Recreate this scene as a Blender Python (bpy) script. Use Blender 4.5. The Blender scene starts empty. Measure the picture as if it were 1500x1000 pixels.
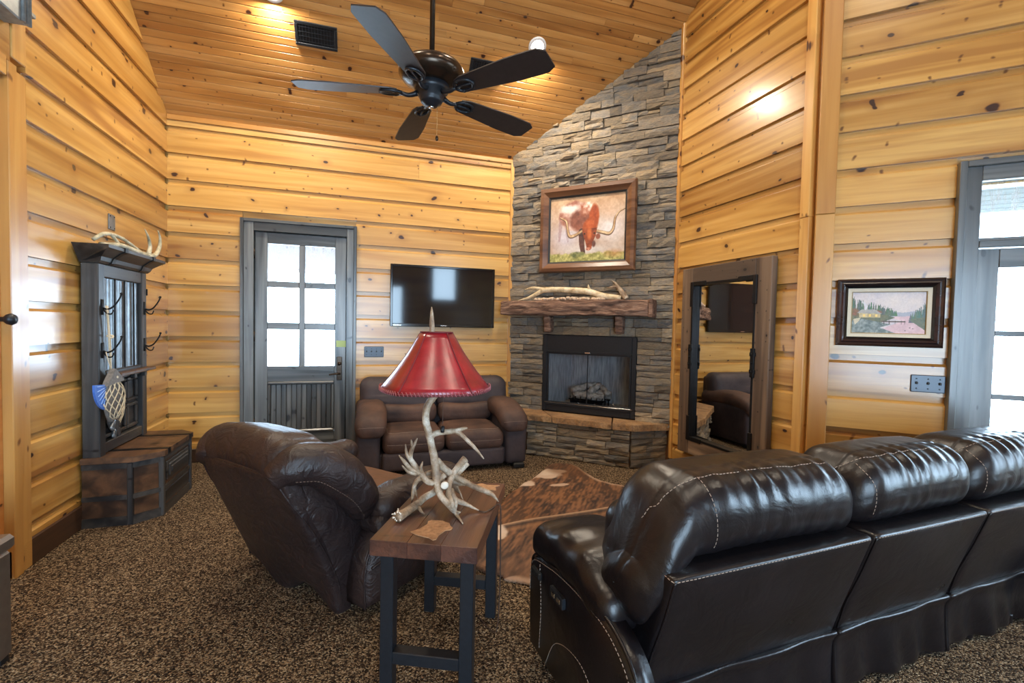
import bpy, math, random
import numpy as np
from mathutils import Vector, Matrix
random.seed(7); rng = np.random.RandomState(5)
SC = bpy.context.scene
COL = SC.collection
PI = math.pi

# ------------------------------------------------------------------ camera
def look():
    ya, pi_, ro = math.radians(17.80), math.radians(-1.955), math.radians(-1.18)
    right = Vector((math.cos(ya), -math.sin(ya), 0)); fw0 = Vector((math.sin(ya), math.cos(ya), 0)); up0 = Vector((0, 0, 1))
    fw = fw0*math.cos(pi_) + up0*math.sin(pi_); up = -fw0*math.sin(pi_) + up0*math.cos(pi_)
    r2 = right*math.cos(ro) - up*math.sin(ro); u2 = right*math.sin(ro) + up*math.cos(ro)
    m = Matrix((r2, u2, -fw)).transposed().to_4x4()
    m.translation = Vector((0, 0, 1.356))
    return m
cd = bpy.data.cameras.new('camera'); cam = bpy.data.objects.new('camera', cd); COL.objects.link(cam)
cd.sensor_width = 36; cd.lens = 688.4/1500*36; cd.clip_start = .05
cam.matrix_world = look(); SC.camera = cam

# ------------------------------------------------------------------ world, light, exposure
SC.view_settings.view_transform = 'Standard'; SC.view_settings.look = 'None'
SC.view_settings.gamma = 1; SC.view_settings.use_curve_mapping = False
SC.view_settings.exposure = -0.1
w = bpy.data.worlds.new('sky'); SC.world = w; w.use_nodes = True
bg = w.node_tree.nodes['Background']; bg.inputs[0].default_value = (.56, .78, 1.0, 1); bg.inputs[1].default_value = 22.0
SC.cycles.max_bounces = 8; SC.cycles.diffuse_bounces = 5; SC.cycles.glossy_bounces = 4
SC.cycles.transparent_max_bounces = 12; SC.cycles.use_denoising = True
SC.cycles.sample_clamp_indirect = 6.0
def portal(name, loc, rot, sx, sy):
    l = bpy.data.lights.new(name, 'AREA'); l.shape = 'RECTANGLE'; l.size = sx; l.size_y = sy
    l.cycles.is_portal = True
    o = bpy.data.objects.new(name, l); COL.objects.link(o); o.location = loc; o.rotation_euler = rot; return o
def area(name, loc, rot, size, energy, color):
    l = bpy.data.lights.new(name, 'AREA'); l.shape = 'DISK'; l.size = size; l.energy = energy; l.color = color
    o = bpy.data.objects.new(name, l); COL.objects.link(o); o.location = loc; o.rotation_euler = rot; return o
EAVE, SLOPE, YB = 3.216, .78, 5.102
XL, XF, XR, YR1, CS = -1.701, 1.615, 2.871, 2.44, 5.266
def ceil_z(y): return EAVE + SLOPE*(YB - y)
SP = math.atan(SLOPE)
portal('portal_back_door', (-.565, 5.3, 1.5), (-PI/2, 0, 0), .66, 1.25)
portal('portal_right_door', (3.98, 1.55, 1.3), (-PI/2, 0, -PI/4), 1.1, 2.2)
portal('portal_rear_upper', (2.22, -3.32, 2.55), (PI/2, 0, 0), .72, 1.3)
portal('portal_rear_left', (-.1, -3.32, 1.25), (PI/2, 0, 0), 2.4, 2.3)
portal('portal_side', (5.42, -1.3, 1.4), (PI/2, 0, PI/2), 2.4, 2.1)
LIGHTS = [(1.527, 4.174), (-.686, 4.18), (1.53, 2.6), (-.69, 2.6), (1.53, -.2), (-.69, -.2), (3.4, -.2)]
for i, (x, y) in enumerate(LIGHTS):
    z = ceil_z(y) if y > 1.0 else ceil_z(2.0 - y)
    s = 1 if y > 1.0 else -1
    area('downlight_lamp', (x, y - s*.012*0, z - .06), (SP*-s*0, 0, 0), .11, 42, (1, .88, .70))

# ------------------------------------------------------------------ material tools
def s2l(c):
    c = np.array(c, float)/255.; return np.where(c <= .04045, c/12.92, ((c+.055)/1.055)**2.4)
def L3(r, g, b): v = s2l((r, g, b)); return (v[0], v[1], v[2], 1)
class NT:
    def __init__(s, name):
        s.m = bpy.data.materials.new(name); s.m.use_nodes = True; s.t = s.m.node_tree; s.n = s.t.nodes
        s.b = s.n['Principled BSDF']
    def N(s, typ, **kw):
        n = s.n.new('ShaderNode'+typ)
        for k, v in kw.items():
            if k.startswith('i_'):
                key = k[2:]; key = int(key) if key.isdigit() else key.replace('_', ' ')
                if isinstance(v, bpy.types.NodeSocket): s.t.links.new(v, n.inputs[key])
                else: n.inputs[key].default_value = v
            else: setattr(n, k, v)
        return n
    def ramp(s, fac, stops, interp='LINEAR'):
        r = s.N('ValToRGB', i_0=fac); r.color_ramp.interpolation = interp; e = r.color_ramp.elements
        while len(e) < len(stops): e.new(.5)
        for q, (p, c) in zip(e, stops):
            q.position = p; q.color = c if len(c) == 4 else (*c, 1)
        return r.outputs[0]
    def mix(s, fac, a, b, mode='MIX'):
        n = s.N('Mix', data_type='RGBA', blend_type=mode)
        for k, v in ((0, fac), (6, a), (7, b)):
            if isinstance(v, bpy.types.NodeSocket): s.t.links.new(v, n.inputs[k])
            else: n.inputs[k].default_value = v
        return n.outputs[2]
    def math(s, op, a, b=0., c=0.): return s.N('Math', operation=op, i_0=a, i_1=b, i_2=c).outputs[0]
    def vmath(s, op, a, b=(0, 0, 0)): return s.N('VectorMath', operation=op, i_0=a, i_1=b).outputs[0]
    def set(s, **kw):
        for k, v in kw.items():
            k = k.replace('_', ' ')
            if isinstance(v, bpy.types.NodeSocket): s.t.links.new(v, s.b.inputs[k])
            else: s.b.inputs[k].default_value = v
    def bump(s, h, strength=.3, dist=.01):
        n = s.N('Bump', i_Strength=strength, i_Distance=dist, i_Height=h)
        s.t.links.new(n.outputs[0], s.b.inputs['Normal'])
    def coord(s, rand=True, scale=(1, 1, 1), kind='Object'):
        c = s.N('TexCoord').outputs[kind]
        if rand:
            r = s.N('ObjectInfo').outputs['Random']
            v = s.N('CombineXYZ', i_0=s.math('MULTIPLY', r, 61.3), i_1=s.math('MULTIPLY', r, 27.1), i_2=s.math('MULTIPLY', r, 143.7)).outputs[0]
            c = s.vmath('ADD', c, v)
        return s.vmath('MULTIPLY', c, scale)
def noise(n, vec, scale, detail=3, rough=.55, dist=0.):
    return n.N('TexNoise', i_Vector=vec, i_Scale=scale, i_Detail=detail, i_Roughness=rough, i_Distortion=dist).outputs[0]

def wood(name, light, mid, dark, knot, rough=.4, knots=True, kscale=(2.6, 1, 3.3), kr=.062, grain=26., bump=.15, tone=.5, bdist=.004, coat=0., axis=2):
    n = NT(name); c = n.coord()
    rnd = n.N('ObjectInfo').outputs['Random']
    warp = noise(n, n.vmath('MULTIPLY', c, (1.2, 2, 5)), 1., 2)
    g1 = noise(n, n.vmath('MULTIPLY', c, (1.1, grain, grain)), 1., 4, .6, .4)
    g2 = noise(n, n.vmath('MULTIPLY', c, (.5, 7, 9)), 1., 2, .5, .8)
    col = n.ramp(g2, [(.33, dark), (.44, mid), (.60, light)])
    col = n.mix(n.math('MULTIPLY', n.ramp(g1, [(.42, (0, 0, 0)), (.64, (1, 1, 1))]), .42), col, dark)
    hv = n.math('FRACT', n.math('MULTIPLY', rnd, 17.3))
    col = n.mix(n.math('MULTIPLY', hv, tone), col, mid)
    h2 = n.math('FRACT', n.math('MULTIPLY', rnd, 5.7))
    col = n.mix(1., col, n.ramp(h2, [(0., (.72, .66, .60)), (.35, (.92, .90, .88)), (1., (1.08, 1.06, 1.02))]), 'MULTIPLY')
    hgt = g1
    if knots:
        kc = n.vmath('ADD', n.vmath('MULTIPLY', c, (kscale[0], kscale[2], kscale[2])), n.N('CombineXYZ', i_0=n.math('MULTIPLY', warp, .45), i_1=n.math('MULTIPLY', g2, .5), i_2=n.math('MULTIPLY', g2, .5)).outputs[0])
        kc = n.N('CombineXYZ', i_0=n.N('SeparateXYZ', i_0=kc).outputs[0], i_1=n.N('SeparateXYZ', i_0=kc).outputs[axis]).outputs[0]
        v = n.N('TexVoronoi', voronoi_dimensions='2D', i_Vector=kc, i_Scale=1., i_Randomness=1.)
        sel = n.math('GREATER_THAN', n.N('SeparateColor', i_0=v.outputs['Color']).outputs[0], .36)
        sz = n.math('MULTIPLY_ADD', n.N('SeparateColor', i_0=v.outputs['Color']).outputs[1], kr*.9, kr*.35)
        q = n.math('DIVIDE', v.outputs['Distance'], sz)
        ring = n.ramp(n.math('MULTIPLY', q, .25), [(.0, (1, 1, 1)), (.22, (1, 1, 1)), (.30, (.42,)*3), (.5, (.25,)*3), (.95, (0, 0, 0))])
        core = n.ramp(n.math('MULTIPLY', q, .5), [(.38, (1, 1, 1)), (.52, (0, 0, 0))])
        col = n.mix(n.math('MULTIPLY', n.math('MULTIPLY', ring, sel), .75), col, (dark[0]*.62, dark[1]*.5, dark[2]*.45, 1))
        col = n.mix(n.math('MULTIPLY', core, sel), col, knot)
        v2 = n.N('TexVoronoi', voronoi_dimensions='2D', i_Vector=n.vmath('ADD', n.vmath('MULTIPLY', kc, (2.7, 2.2, 2.2)), (13.1, 4.7, 0)), i_Scale=1., i_Randomness=1.)
        s2 = n.math('GREATER_THAN', n.N('SeparateColor', i_0=v2.outputs['Color']).outputs[0], .72)
        c2 = n.ramp(n.math('DIVIDE', v2.outputs['Distance'], kr*1.5), [(.35, (1, 1, 1)), (1., (0, 0, 0))])
        col = n.mix(n.math('MULTIPLY', n.math('MULTIPLY', c2, s2), .9), col, (dark[0]*.35, dark[1]*.28, dark[2]*.25, 1))
    n.set(Base_Color=col, Roughness=rough, Coat_Weight=coat, Coat_Roughness=.20)
    n.bump(hgt, bump, bdist)
    return n.m
def plain(name, col, rough=.5, metal=0., bumps=0., bscale=40, var=0., spec=.5, bdist=.003):
    n = NT(name); n.set(Roughness=rough, Metallic=metal, Specular_IOR_Level=spec)
    c4 = col if len(col) == 4 else (*col, 1)
    if var or bumps:
        t = noise(n, n.coord(), bscale, 4)
        if var:
            n.set(Base_Color=n.ramp(t, [(.3, tuple(x*(1-var) for x in c4[:3])), (.7, tuple(min(1, x*(1+var)) for x in c4[:3]))]))
        else: n.set(Base_Color=c4)
        if bumps: n.bump(t, bumps, bdist)
    else: n.set(Base_Color=c4)
    return n.m

M = {}
M['pine'] = wood('honey_pine', L3(213, 172, 102), L3(193, 146, 74), L3(152, 102, 46), L3(52, 28, 18), rough=.36, coat=.7)
M['pine_ceil'] = wood('ceiling_pine', L3(212, 162, 98), L3(192, 138, 74), L3(158, 104, 50), L3(56, 28, 18), rough=.40, coat=.3, kscale=(3.2, 1, 4.2), kr=.060, axis=1)
M['pine_trim'] = wood('trim_pine', L3(214, 168, 96), L3(198, 146, 76), L3(172, 116, 58), L3(76, 42, 22), rough=.38, coat=.6, kscale=(1.6, 1, 3))
M['door_pine'] = wood('door_pine', L3(205, 142, 78), L3(188, 122, 60), L3(160, 96, 44), L3(70, 36, 20), rough=.4)
M['grey_wood'] = wood('grey_stained_wood', L3(118, 122, 124), L3(82, 87, 90), L3(44, 49, 53), L3(28, 30, 34), rough=.36, coat=.4, kscale=(2, 1, 3), tone=.3)
M['grey_wood_v'] = M['grey_wood']
M['barn'] = wood('barn_wood', L3(142, 120, 100), L3(98, 80, 66), L3(48, 38, 33), L3(24, 18, 16), rough=.62, kscale=(5, 1, 7), kr=.07, bump=.5)
M['black_wood'] = wood('distressed_black_wood', L3(84, 80, 76), L3(46, 46, 48), L3(22, 23, 26), L3(16, 14, 14), rough=.42, kscale=(3, 1, 4), bump=.35)
M['rust_wood'] = wood('rustic_brown_wood', L3(120, 86, 60), L3(76, 54, 40), L3(34, 28, 26), L3(20, 14, 12), rough=.42, kscale=(3, 1, 4), bump=.35)
M['table_wood'] = wood('dark_table_wood', L3(116, 76, 60), L3(70, 46, 42), L3(36, 26, 28), L3(34, 24, 22), rough=.30, coat=.5, kscale=(3, 1, 4), kr=.05, grain=60, bump=.6)
M['base_wood'] = wood('baseboard_wood', L3(76, 52, 36), L3(58, 40, 28), L3(38, 27, 20), L3(20, 14, 10), rough=.5, knots=False)
M['back'] = plain('backing', L3(96, 62, 34), .8)
M['black_metal'] = plain('black_metal', L3(34, 38, 44), .38, .3, .12, 60, .15)
M['iron'] = plain('wrought_iron', L3(26, 25, 26), .45, .6, .3, 80)
M['bronze'] = plain('dark_bronze', L3(64, 52, 42), .26, .75)
M['blade'] = plain('dark_fan_blade', L3(48, 42, 42), .42, 0, .1, 30, .2)
M['black'] = plain('matte_black', L3(20, 21, 23), .5)
M['gloss_black'] = plain('gloss_black', L3(16, 17, 20), .12)
M['chrome'] = plain('chrome', (.75, .75, .76), .18, 1.)
M['white'] = plain('white_plastic', (.8, .8, .8), .4)
M['switch_plate'] = plain('grey_switch_plate', L3(74, 80, 88), .35, .4)
M['rope'] = plain('jute_rope', L3(206, 190, 160), .85, 0, .6, 300, .2)
M['fishwood'] = plain('grey_fish_wood', L3(110, 106, 102), .7, 0, .4, 60, .3)
M['bluewood'] = plain('blue_painted_fin', L3(72, 118, 205), .6, 0, .3, 60, .15)
M['blueline'] = plain('pale_fin_rib', L3(150, 180, 225), .6)
M['galv'] = plain('galvanised_metal', L3(140, 146, 150), .32, .85, .2, 14, .25)
M['steel'] = plain('brushed_steel', L3(150, 146, 142), .3, .9, .1, 20, .12)
M['sticky'] = plain('green_paper', L3(176, 200, 140), .8)
M['linen'] = plain('cream_mat', L3(212, 205, 186), .8, 0, .2, 200, .05)
M['gilt'] = plain('gilt_line', L3(150, 128, 84), .4, .5)
M['cord'] = plain('brown_cord', L3(70, 52, 42), .5)

def lamp_disc():
    n = NT('lit_lens'); n.set(Base_Color=(1, 1, 1, 1), Emission_Color=(1, .93, .82, 1), Emission_Strength=14.); return n.m
M['lens'] = lamp_disc()
def glass(name, tint=(1, 1, 1), refl=.5, dirt=0.):
    n = NT(name); t = n.N('BsdfTransparent', i_Color=(*tint, 1)); g = n.N('BsdfGlossy', i_Roughness=.02, i_Color=(1, 1, 1, 1))
    f = n.N('LayerWeight', i_Blend=.25).outputs['Fresnel']
    mx = n.N('MixShader', i_0=n.math('MULTIPLY', f, refl)); out = n.n['Material Output']
    n.t.links.new(t.outputs[0], mx.inputs[1]); n.t.links.new(g.outputs[0], mx.inputs[2])
    last = mx.outputs[0]
    if dirt:
        c = n.coord(False)
        a = n.ramp(noise(n, n.vmath('MULTIPLY', c, (1, 1, .25)), 34., 5, .7), [(.45, (0, 0, 0)), (.75, (1, 1, 1))])
        d = n.N('BsdfDiffuse', i_Color=(.75, .74, .74, 1)); m2 = n.N('MixShader', i_0=n.math('MULTIPLY', a, dirt))
        n.t.links.new(last, m2.inputs[1]); n.t.links.new(d.outputs[0], m2.inputs[2]); last = m2.outputs[0]
    n.t.links.new(last, out.inputs[0]); return n.m
M['glass'] = glass('window_glass')
M['dirty_glass'] = glass('frosted_dusty_glass', dirt=.55)
M['fire_glass'] = glass('smoked_fire_glass', (.90, .92, .94), .8)
def mirror():
    n = NT('mirror_silver'); n.set(Base_Color=(.80, .82, .83, 1), Metallic=1., Roughness=.015); return n.m
M['mirror'] = mirror()
def tvscreen():
    n = NT('tv_screen'); n.set(Base_Color=L3(12, 16, 22), Roughness=.06, Specular_IOR_Level=.55); return n.m
M['tv'] = tvscreen()
def stone_mat():
    n = NT('ledge_stone'); c = n.coord(); rnd = n.N('ObjectInfo').outputs['Random']
    base = n.ramp(rnd, [(0, L3(146, 138, 128)), (.2, L3(120, 120, 118)), (.38, L3(168, 150, 124)), (.55, L3(138, 134, 128)), (.72, L3(156, 138, 112)), (.86, L3(110, 112, 114)), (1, L3(176, 160, 138))])
    a = noise(n, n.vmath('MULTIPLY', c, (1, 1, 2.2)), 9., 5, .65)
    b = noise(n, n.vmath('MULTIPLY', c, (1, 1, 4)), 30., 5, .7)
    col = n.mix(n.ramp(a, [(.42, (0, 0, 0)), (.66, (.6,)*3)]), base, L3(178, 152, 112))
    col = n.mix(n.ramp(b, [(.35, (.45,)*3), (.6, (0, 0, 0))]), col, L3(70, 72, 76))
    hv = n.ramp(n.math('FRACT', n.math('MULTIPLY', rnd, 37.7)), [(0, (.58, .58, .60)), (.5, (.95, .94, .92)), (1, (1.35, 1.30, 1.22))])
    col = n.mix(1., col, hv, 'MULTIPLY')
    n.set(Base_Color=col, Roughness=.66); n.bump(n.math('ADD', a, b), 1., .02); return n.m
M['stone'] = stone_mat()
def slab_mat():
    n = NT('sandstone_slab'); c = n.coord()
    a = noise(n, c, 5., 5, .6); b = noise(n, c, 40., 4, .7)
    col = n.ramp(a, [(.3, L3(112, 84, 60)), (.5, L3(156, 118, 78)), (.7, L3(178, 146, 108))])
    col = n.mix(n.ramp(b, [(.35, (.5,)*3), (.55, (0, 0, 0))]), col, L3(86, 70, 58))
    n.set(Base_Color=col, Roughness=.6); n.bump(n.math('ADD', a, b), .6, .01); return n.m
M['slab'] = slab_mat()
def carpet():
    n = NT('speckled_carpet'); c = n.coord(False)
    v = n.N('TexVoronoi', i_Vector=c, i_Scale=165., i_Randomness=1.)
    r = n.N('SeparateColor', i_0=v.outputs['Color']).outputs[0]
    big = noise(n, c, 40., 3, .6)
    t = n.math('ADD', n.math('MULTIPLY', r, .75), n.math('MULTIPLY', big, .35))
    col = n.ramp(t, [(.20, L3(30, 24, 20)), (.42, L3(62, 49, 38)), (.62, L3(106, 86, 66)), (.85, L3(166, 142, 112)), (1., L3(204, 184, 154))])
    n.set(Base_Color=col, Roughness=.95, Specular_IOR_Level=.1)
    n.bump(n.math('SUBTRACT', 1., v.outputs['Distance']), .9, .012); return n.m
M['carpet'] = carpet()
def leather(name, a, b, rough, bump=.25, wscale=9., spec=.5):
    n = NT(name); c = n.coord(False)
    t = noise(n, c, 3.5, 4, .6); fine = n.N('TexVoronoi', i_Vector=c, i_Scale=330.).outputs['Distance']
    w = noise(n, n.vmath('MULTIPLY', c, (1., 1., 1.)), wscale, 3, .55, 1.2)
    n.set(Base_Color=n.ramp(t, [(.3, a), (.72, b)]), Specular_IOR_Level=spec)
    n.set(Roughness=n.math('MULTIPLY_ADD', t, .18, rough-.09))
    h = n.math('ADD', n.math('MULTIPLY', w, 1.), n.math('MULTIPLY', fine, .05))
    n.bump(h, bump, .02); return n.m
M['leather_black'] = leather('espresso_leather', L3(15, 12, 14), L3(24, 19, 21), .31, .20, 8., .45)
M['leather_brown'] = leather('brown_recliner_leather', L3(34, 26, 27), L3(54, 40, 37), .40, .65, 12., .42)
M['suede'] = leather('brown_suede', L3(54, 42, 40), L3(100, 74, 62), .62, .25, 9., .3)
M['suede_dark'] = leather('dark_suede', L3(48, 43, 47), L3(80, 69, 70), .62, .25, 9., .3)
M['seat_tan'] = leather('worn_seat_leather', L3(72, 50, 38), L3(112, 78, 56), .42, .3, 8.)
M['stitch'] = plain('pale_stitching', L3(150, 132, 118), .6)
M['stitch_dark'] = plain('brown_stitching', L3(112, 92, 80), .6)
def shade_mat():
    n = NT('red_rawhide'); c = n.coord(False)
    t = noise(n, c, 14., 5, .6)
    n.set(Base_Color=n.ramp(t, [(.3, L3(108, 12, 24)), (.55, L3(140, 20, 34)), (.8, L3(164, 38, 46))]), Roughness=.30, Specular_IOR_Level=.5, Coat_Weight=.25, Coat_Roughness=.25)
    n.set(Subsurface_Weight=0.0); n.bump(t, .3, .004)
    return n.m
M['shade'] = shade_mat()
def antler_mat(name, lo, mid, hi):
    n = NT(name); c = n.coord(False)
    a = noise(n, n.vmath('MULTIPLY', c, (1, 1, 1)), 16., 4, .6); b = noise(n, c, 120., 4, .7)
    col = n.ramp(a, [(.30, lo), (.5, mid), (.68, hi)])
    col = n.mix(n.ramp(b, [(.3, (.55,)*3), (.5, (0, 0, 0))]), col, lo)
    n.set(Base_Color=col, Roughness=.45); n.bump(b, .5, .004); return n.m
M['antler'] = antler_mat('brown_antler', L3(96, 74, 56), L3(158, 134, 108), L3(204, 192, 174))
M['antler_pale'] = antler_mat('pale_antler', L3(158, 132, 98), L3(206, 186, 150), L3(228, 214, 188))
M['antler_green'] = antler_mat('weathered_antler', L3(120, 116, 96), L3(176, 168, 140), L3(214, 204, 176))
def bark():
    n = NT('rough_bark'); c = n.coord(False)
    a = noise(n, n.vmath('MULTIPLY', c, (2.2, 14, 16)), 1.6, 5, .65, 1.2)
    n.set(Base_Color=n.ramp(a, [(.32, L3(52, 36, 28)), (.5, L3(112, 82, 66)), (.68, L3(164, 130, 108))]), Roughness=.8)
    n.bump(a, 1., .03); return n.m
M['bark'] = bark()
def vcol(name, rough=.6, bump=0.):
    n = NT(name); a = n.N('VertexColor', layer_name='col'); n.set(Base_Color=a.outputs[0], Roughness=rough)
    if bump: n.bump(noise(n, n.coord(False), 160., 4), bump, .004)
    return n.m
M['paint'] = vcol('oil_paint', .5, .25)
M['hide'] = vcol('cow_hair', .75, .5)
M['frame_wood'] = wood('burnished_frame', L3(132, 94, 66), L3(98, 64, 44), L3(58, 38, 30), L3(40, 26, 20), rough=.34, knots=False)
M['frame_dark'] = wood('cherry_black_frame', L3(74, 44, 38), L3(48, 30, 30), L3(26, 20, 24), L3(20, 14, 14), rough=.25, knots=False)
def firebrick():
    n = NT('fire_brick_panel'); c = n.coord(False)
    v = noise(n, n.vmath('MULTIPLY', c, (60, 60, 6)), 1., 3)
    n.set(Base_Color=n.ramp(v, [(.3, L3(132, 132, 134)), (.7, L3(190, 190, 190))]), Roughness=.85); n.bump(v, .4, .005); return n.m
M['firebrick'] = firebrick()
M['log'] = plain('ceramic_log', L3(168, 160, 150), .9, 0, .9, 26, .55, bdist=.01)

# ------------------------------------------------------------------ mesh tools
def lnk(o, parent=None):
    COL.objects.link(o)
    if parent is not None: o.parent = parent
    return o
def mobj(name, V, F, mat, parent=None, smooth=False, loc=None, mtx=None):
    me = bpy.data.meshes.new(name); me.from_pydata([tuple(v) for v in V], [], [tuple(f) for f in F]); me.update()
    if smooth: me.shade_smooth()
    if mat: me.materials.append(M[mat] if isinstance(mat, str) else mat)
    o = bpy.data.objects.new(name, me); lnk(o, parent)
    if loc is not None: o.location = loc
    if mtx is not None: o.matrix_local = mtx
    return o
class MB:
    def __init__(s): s.V = []; s.F = []; s.n = 0
    def add(s, V, F, mtx=None):
        V = np.asarray(V, float)
        if mtx is not None:
            m = np.array(mtx); V = V @ m[:3, :3].T + m[:3, 3]
        s.V.append(V); s.F += [tuple(i+s.n for i in f) for f in F]; s.n += len(V); return s
    def box(s, a, b, bev=0., mtx=None):
        V, F = boxvf(a, b, bev); return s.add(V, F, mtx)
    def tube(s, P, R, seg=8, sub=0, caps=True, **k):
        V, F = tubevf(P, R, seg, sub, caps, **k); return s.add(V, F)
    def build(s, name, mat, parent=None, smooth=False, **k):
        return mobj(name, np.concatenate(s.V), s.F, mat, parent, smooth, **k)
def boxvf(a, b, bev=0.):
    a = np.minimum(a, b); b = np.maximum(np.array(a), np.array(b)) if False else np.array(b, float); a = np.array(a, float)
    c = (a+b)/2; h = np.abs(b-a)/2
    if bev <= 0:
        V = [c+h*np.array(s) for s in ((-1,-1,-1),(1,-1,-1),(1,1,-1),(-1,1,-1),(-1,-1,1),(1,-1,1),(1,1,1),(-1,1,1))]
        return V, [(0,3,2,1),(4,5,6,7),(0,1,5,4),(1,2,6,5),(2,3,7,6),(3,0,4,7)]
    bev = min(bev, h.min()*.9)
    V = []; idx = {}
    for sx in (-1, 1):
        for sy in (-1, 1):
            for sz in (-1, 1):
                for ax in range(3):
                    q = h.copy(); 
                    for k in range(3):
                        if k != ax: q[k] -= bev
                    idx[(sx, sy, sz, ax)] = len(V); V.append(c+q*np.array((sx, sy, sz)))
    F = []
    def fx(f):
        p = [V[i] for i in f]; n = np.cross(p[1]-p[0], p[2]-p[0])
        if n @ (sum(p)/len(p)-c) < 0: f = f[::-1]
        F.append(tuple(f))
    for ax in range(3):
        o = [k for k in range(3) if k != ax]
        for s in (-1, 1):
            q = []
            for s1, s2 in ((-1,-1),(1,-1),(1,1),(-1,1)):
                k = [0, 0, 0]; k[ax] = s; k[o[0]] = s1; k[o[1]] = s2; q.append(idx[(*k, ax)])
            fx(q)
        for s1 in (-1, 1):      # edges along ax
            for s2 in (-1, 1):
                k1 = [0, 0, 0]; k1[ax] = -1; k1[o[0]] = s1; k1[o[1]] = s2; k2 = list(k1); k2[ax] = 1
                fx([idx[(*k1, o[0])], idx[(*k2, o[0])], idx[(*k2, o[1])], idx[(*k1, o[1])]])
    for sx in (-1, 1):
        for sy in (-1, 1):
            for sz in (-1, 1): fx([idx[(sx, sy, sz, 0)], idx[(sx, sy, sz, 1)], idx[(sx, sy, sz, 2)]])
    return V, F
def catmull(P, n):
    P = np.asarray(P, float); Q = np.vstack([2*P[0]-P[1], P, 2*P[-1]-P[-2]]); out = []
    for i in range(1, len(Q)-2):
        for t in np.linspace(0, 1, n, endpoint=False):
            a, b, c, d = Q[i-1:i+3]
            out.append(.5*((2*b)+(c-a)*t+(2*a-5*b+4*c-d)*t*t+(-a+3*b-3*c+d)*t**3))
    out.append(P[-1]); return np.array(out)
def tubevf(P, R, seg=8, sub=0, caps=True, flat=1., jag=0.):
    P = np.asarray(P, float); R = np.ones(len(P))*R if np.isscalar(R) else np.asarray(R, float)
    if sub > 1:
        PR = catmull(np.hstack([P, R[:, None]]), sub); P = PR[:, :3]; R = np.maximum(PR[:, 3], .0003)
    T = np.gradient(P, axis=0); T /= np.linalg.norm(T, axis=1)[:, None]+1e-12
    up = np.array((0, 0, 1.)) if abs(T[0][2]) < .9 else np.array((1., 0, 0))
    u = np.cross(T[0], up); u /= np.linalg.norm(u); V = []
    for i in range(len(P)):
        u = u-T[i]*(u@T[i]); u /= np.linalg.norm(u)+1e-12; v = np.cross(T[i], u)
        for k in range(seg):
            a = 2*PI*k/seg; rr = R[i]*(1+(jag*(rng.rand()-.5) if jag else 0)); V.append(P[i]+rr*(math.cos(a)*u+flat*math.sin(a)*v))
    F = []
    for i in range(len(P)-1):
        for k in range(seg):
            a, b = i*seg+k, i*seg+(k+1) % seg; F.append((a, b, b+seg, a+seg))
    if caps: F.append(tuple(range(seg))[::-1]); F.append(tuple((len(P)-1)*seg+k for k in range(seg)))
    return V, F
def lathevf(prof, seg=24, c=(0, 0, 0)):
    V = []; F = []
    for r, z in prof:
        for k in range(seg):
            a = 2*PI*k/seg; V.append((c[0]+r*math.cos(a), c[1]+r*math.sin(a), c[2]+z))
    for i in range(len(prof)-1):
        for k in range(seg):
            a, b = i*seg+k, i*seg+(k+1) % seg; F.append((a, b, b+seg, a+seg))
    F.append(tuple(range(seg))[::-1]); F.append(tuple((len(prof)-1)*seg+k for k in range(seg)))
    return V, F
def waves(seed, n, kmin, kmax):
    r = np.random.RandomState(seed); d = r.randn(n, 3); d /= np.linalg.norm(d, axis=1)[:, None]
    k = r.uniform(kmin, kmax, n); ph = r.rand(n)*6.28; amp = 1/np.sqrt(k)
    amp /= amp.sum()
    return lambda P: np.sin((P@d.T)*k+ph)@amp
def rbox(half, r, m=8, k=4, fn=None, bulge=(0, 0, 0), wr=0., seed=1, kk=(12, 30)):
    """soft rounded box as one closed grid surface; fn deforms the vertices"""
    half = np.array(half, float); r = min(r, half.min()*.999)
    ticks = []
    for a in range(3):
        h = half[a]; e = [-h+r*(1-math.cos(t)) for t in np.linspace(0, PI/2, k+1)]
        mm = max(2, int(round(m*(h/half.max())+1)))
        ticks.append(np.array(e[:-1]+list(np.linspace(-(h-r), h-r, mm+1))+[-x for x in e[:-1][::-1]]))
    idx = {}; V = []; F = []
    N = [len(t) for t in ticks]
    def vid(i):
        if i not in idx: idx[i] = len(V); V.append([ticks[a][i[a]] for a in range(3)])
        return idx[i]
    for ax in range(3):
        o1, o2 = (ax+1) % 3, (ax+2) % 3
        for s in (0, N[ax]-1):
            for i in range(N[o1]-1):
                for j in range(N[o2]-1):
                    q = []
                    for di, dj in ((0,0),(1,0),(1,1),(0,1)):
                        t = [0, 0, 0]; t[ax] = s; t[o1] = i+di; t[o2] = j+dj; q.append(vid(tuple(t)))
                    F.append(tuple(q) if s else tuple(q[::-1]))
    V = np.array(V); inner = np.clip(V, -(half-r), half-r); d = V-inner; L = np.linalg.norm(d, axis=1)
    q = V.copy(); ok = L > 1e-9; q[ok] = inner[ok]+d[ok]/L[ok][:, None]*r
    u = q/half
    nrm = np.sign(u)*np.abs(u)**6; nl = np.linalg.norm(nrm, axis=1)[:, None]; nrm = nrm/np.maximum(nl, 1e-9)
    for a in range(3):
        if bulge[a]:
            b, c = (a+1) % 3, (a+2) % 3
            q[:, a] += bulge[a]*u[:, a]*np.clip(1-u[:, b]**2, 0, 1)*np.clip(1-u[:, c]**2, 0, 1)
    if wr:
        w = waves(seed, 14, *kk)(q); q += nrm*(w*wr)[:, None]
    if fn is not None: q = fn(q)
    return q, F
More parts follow.
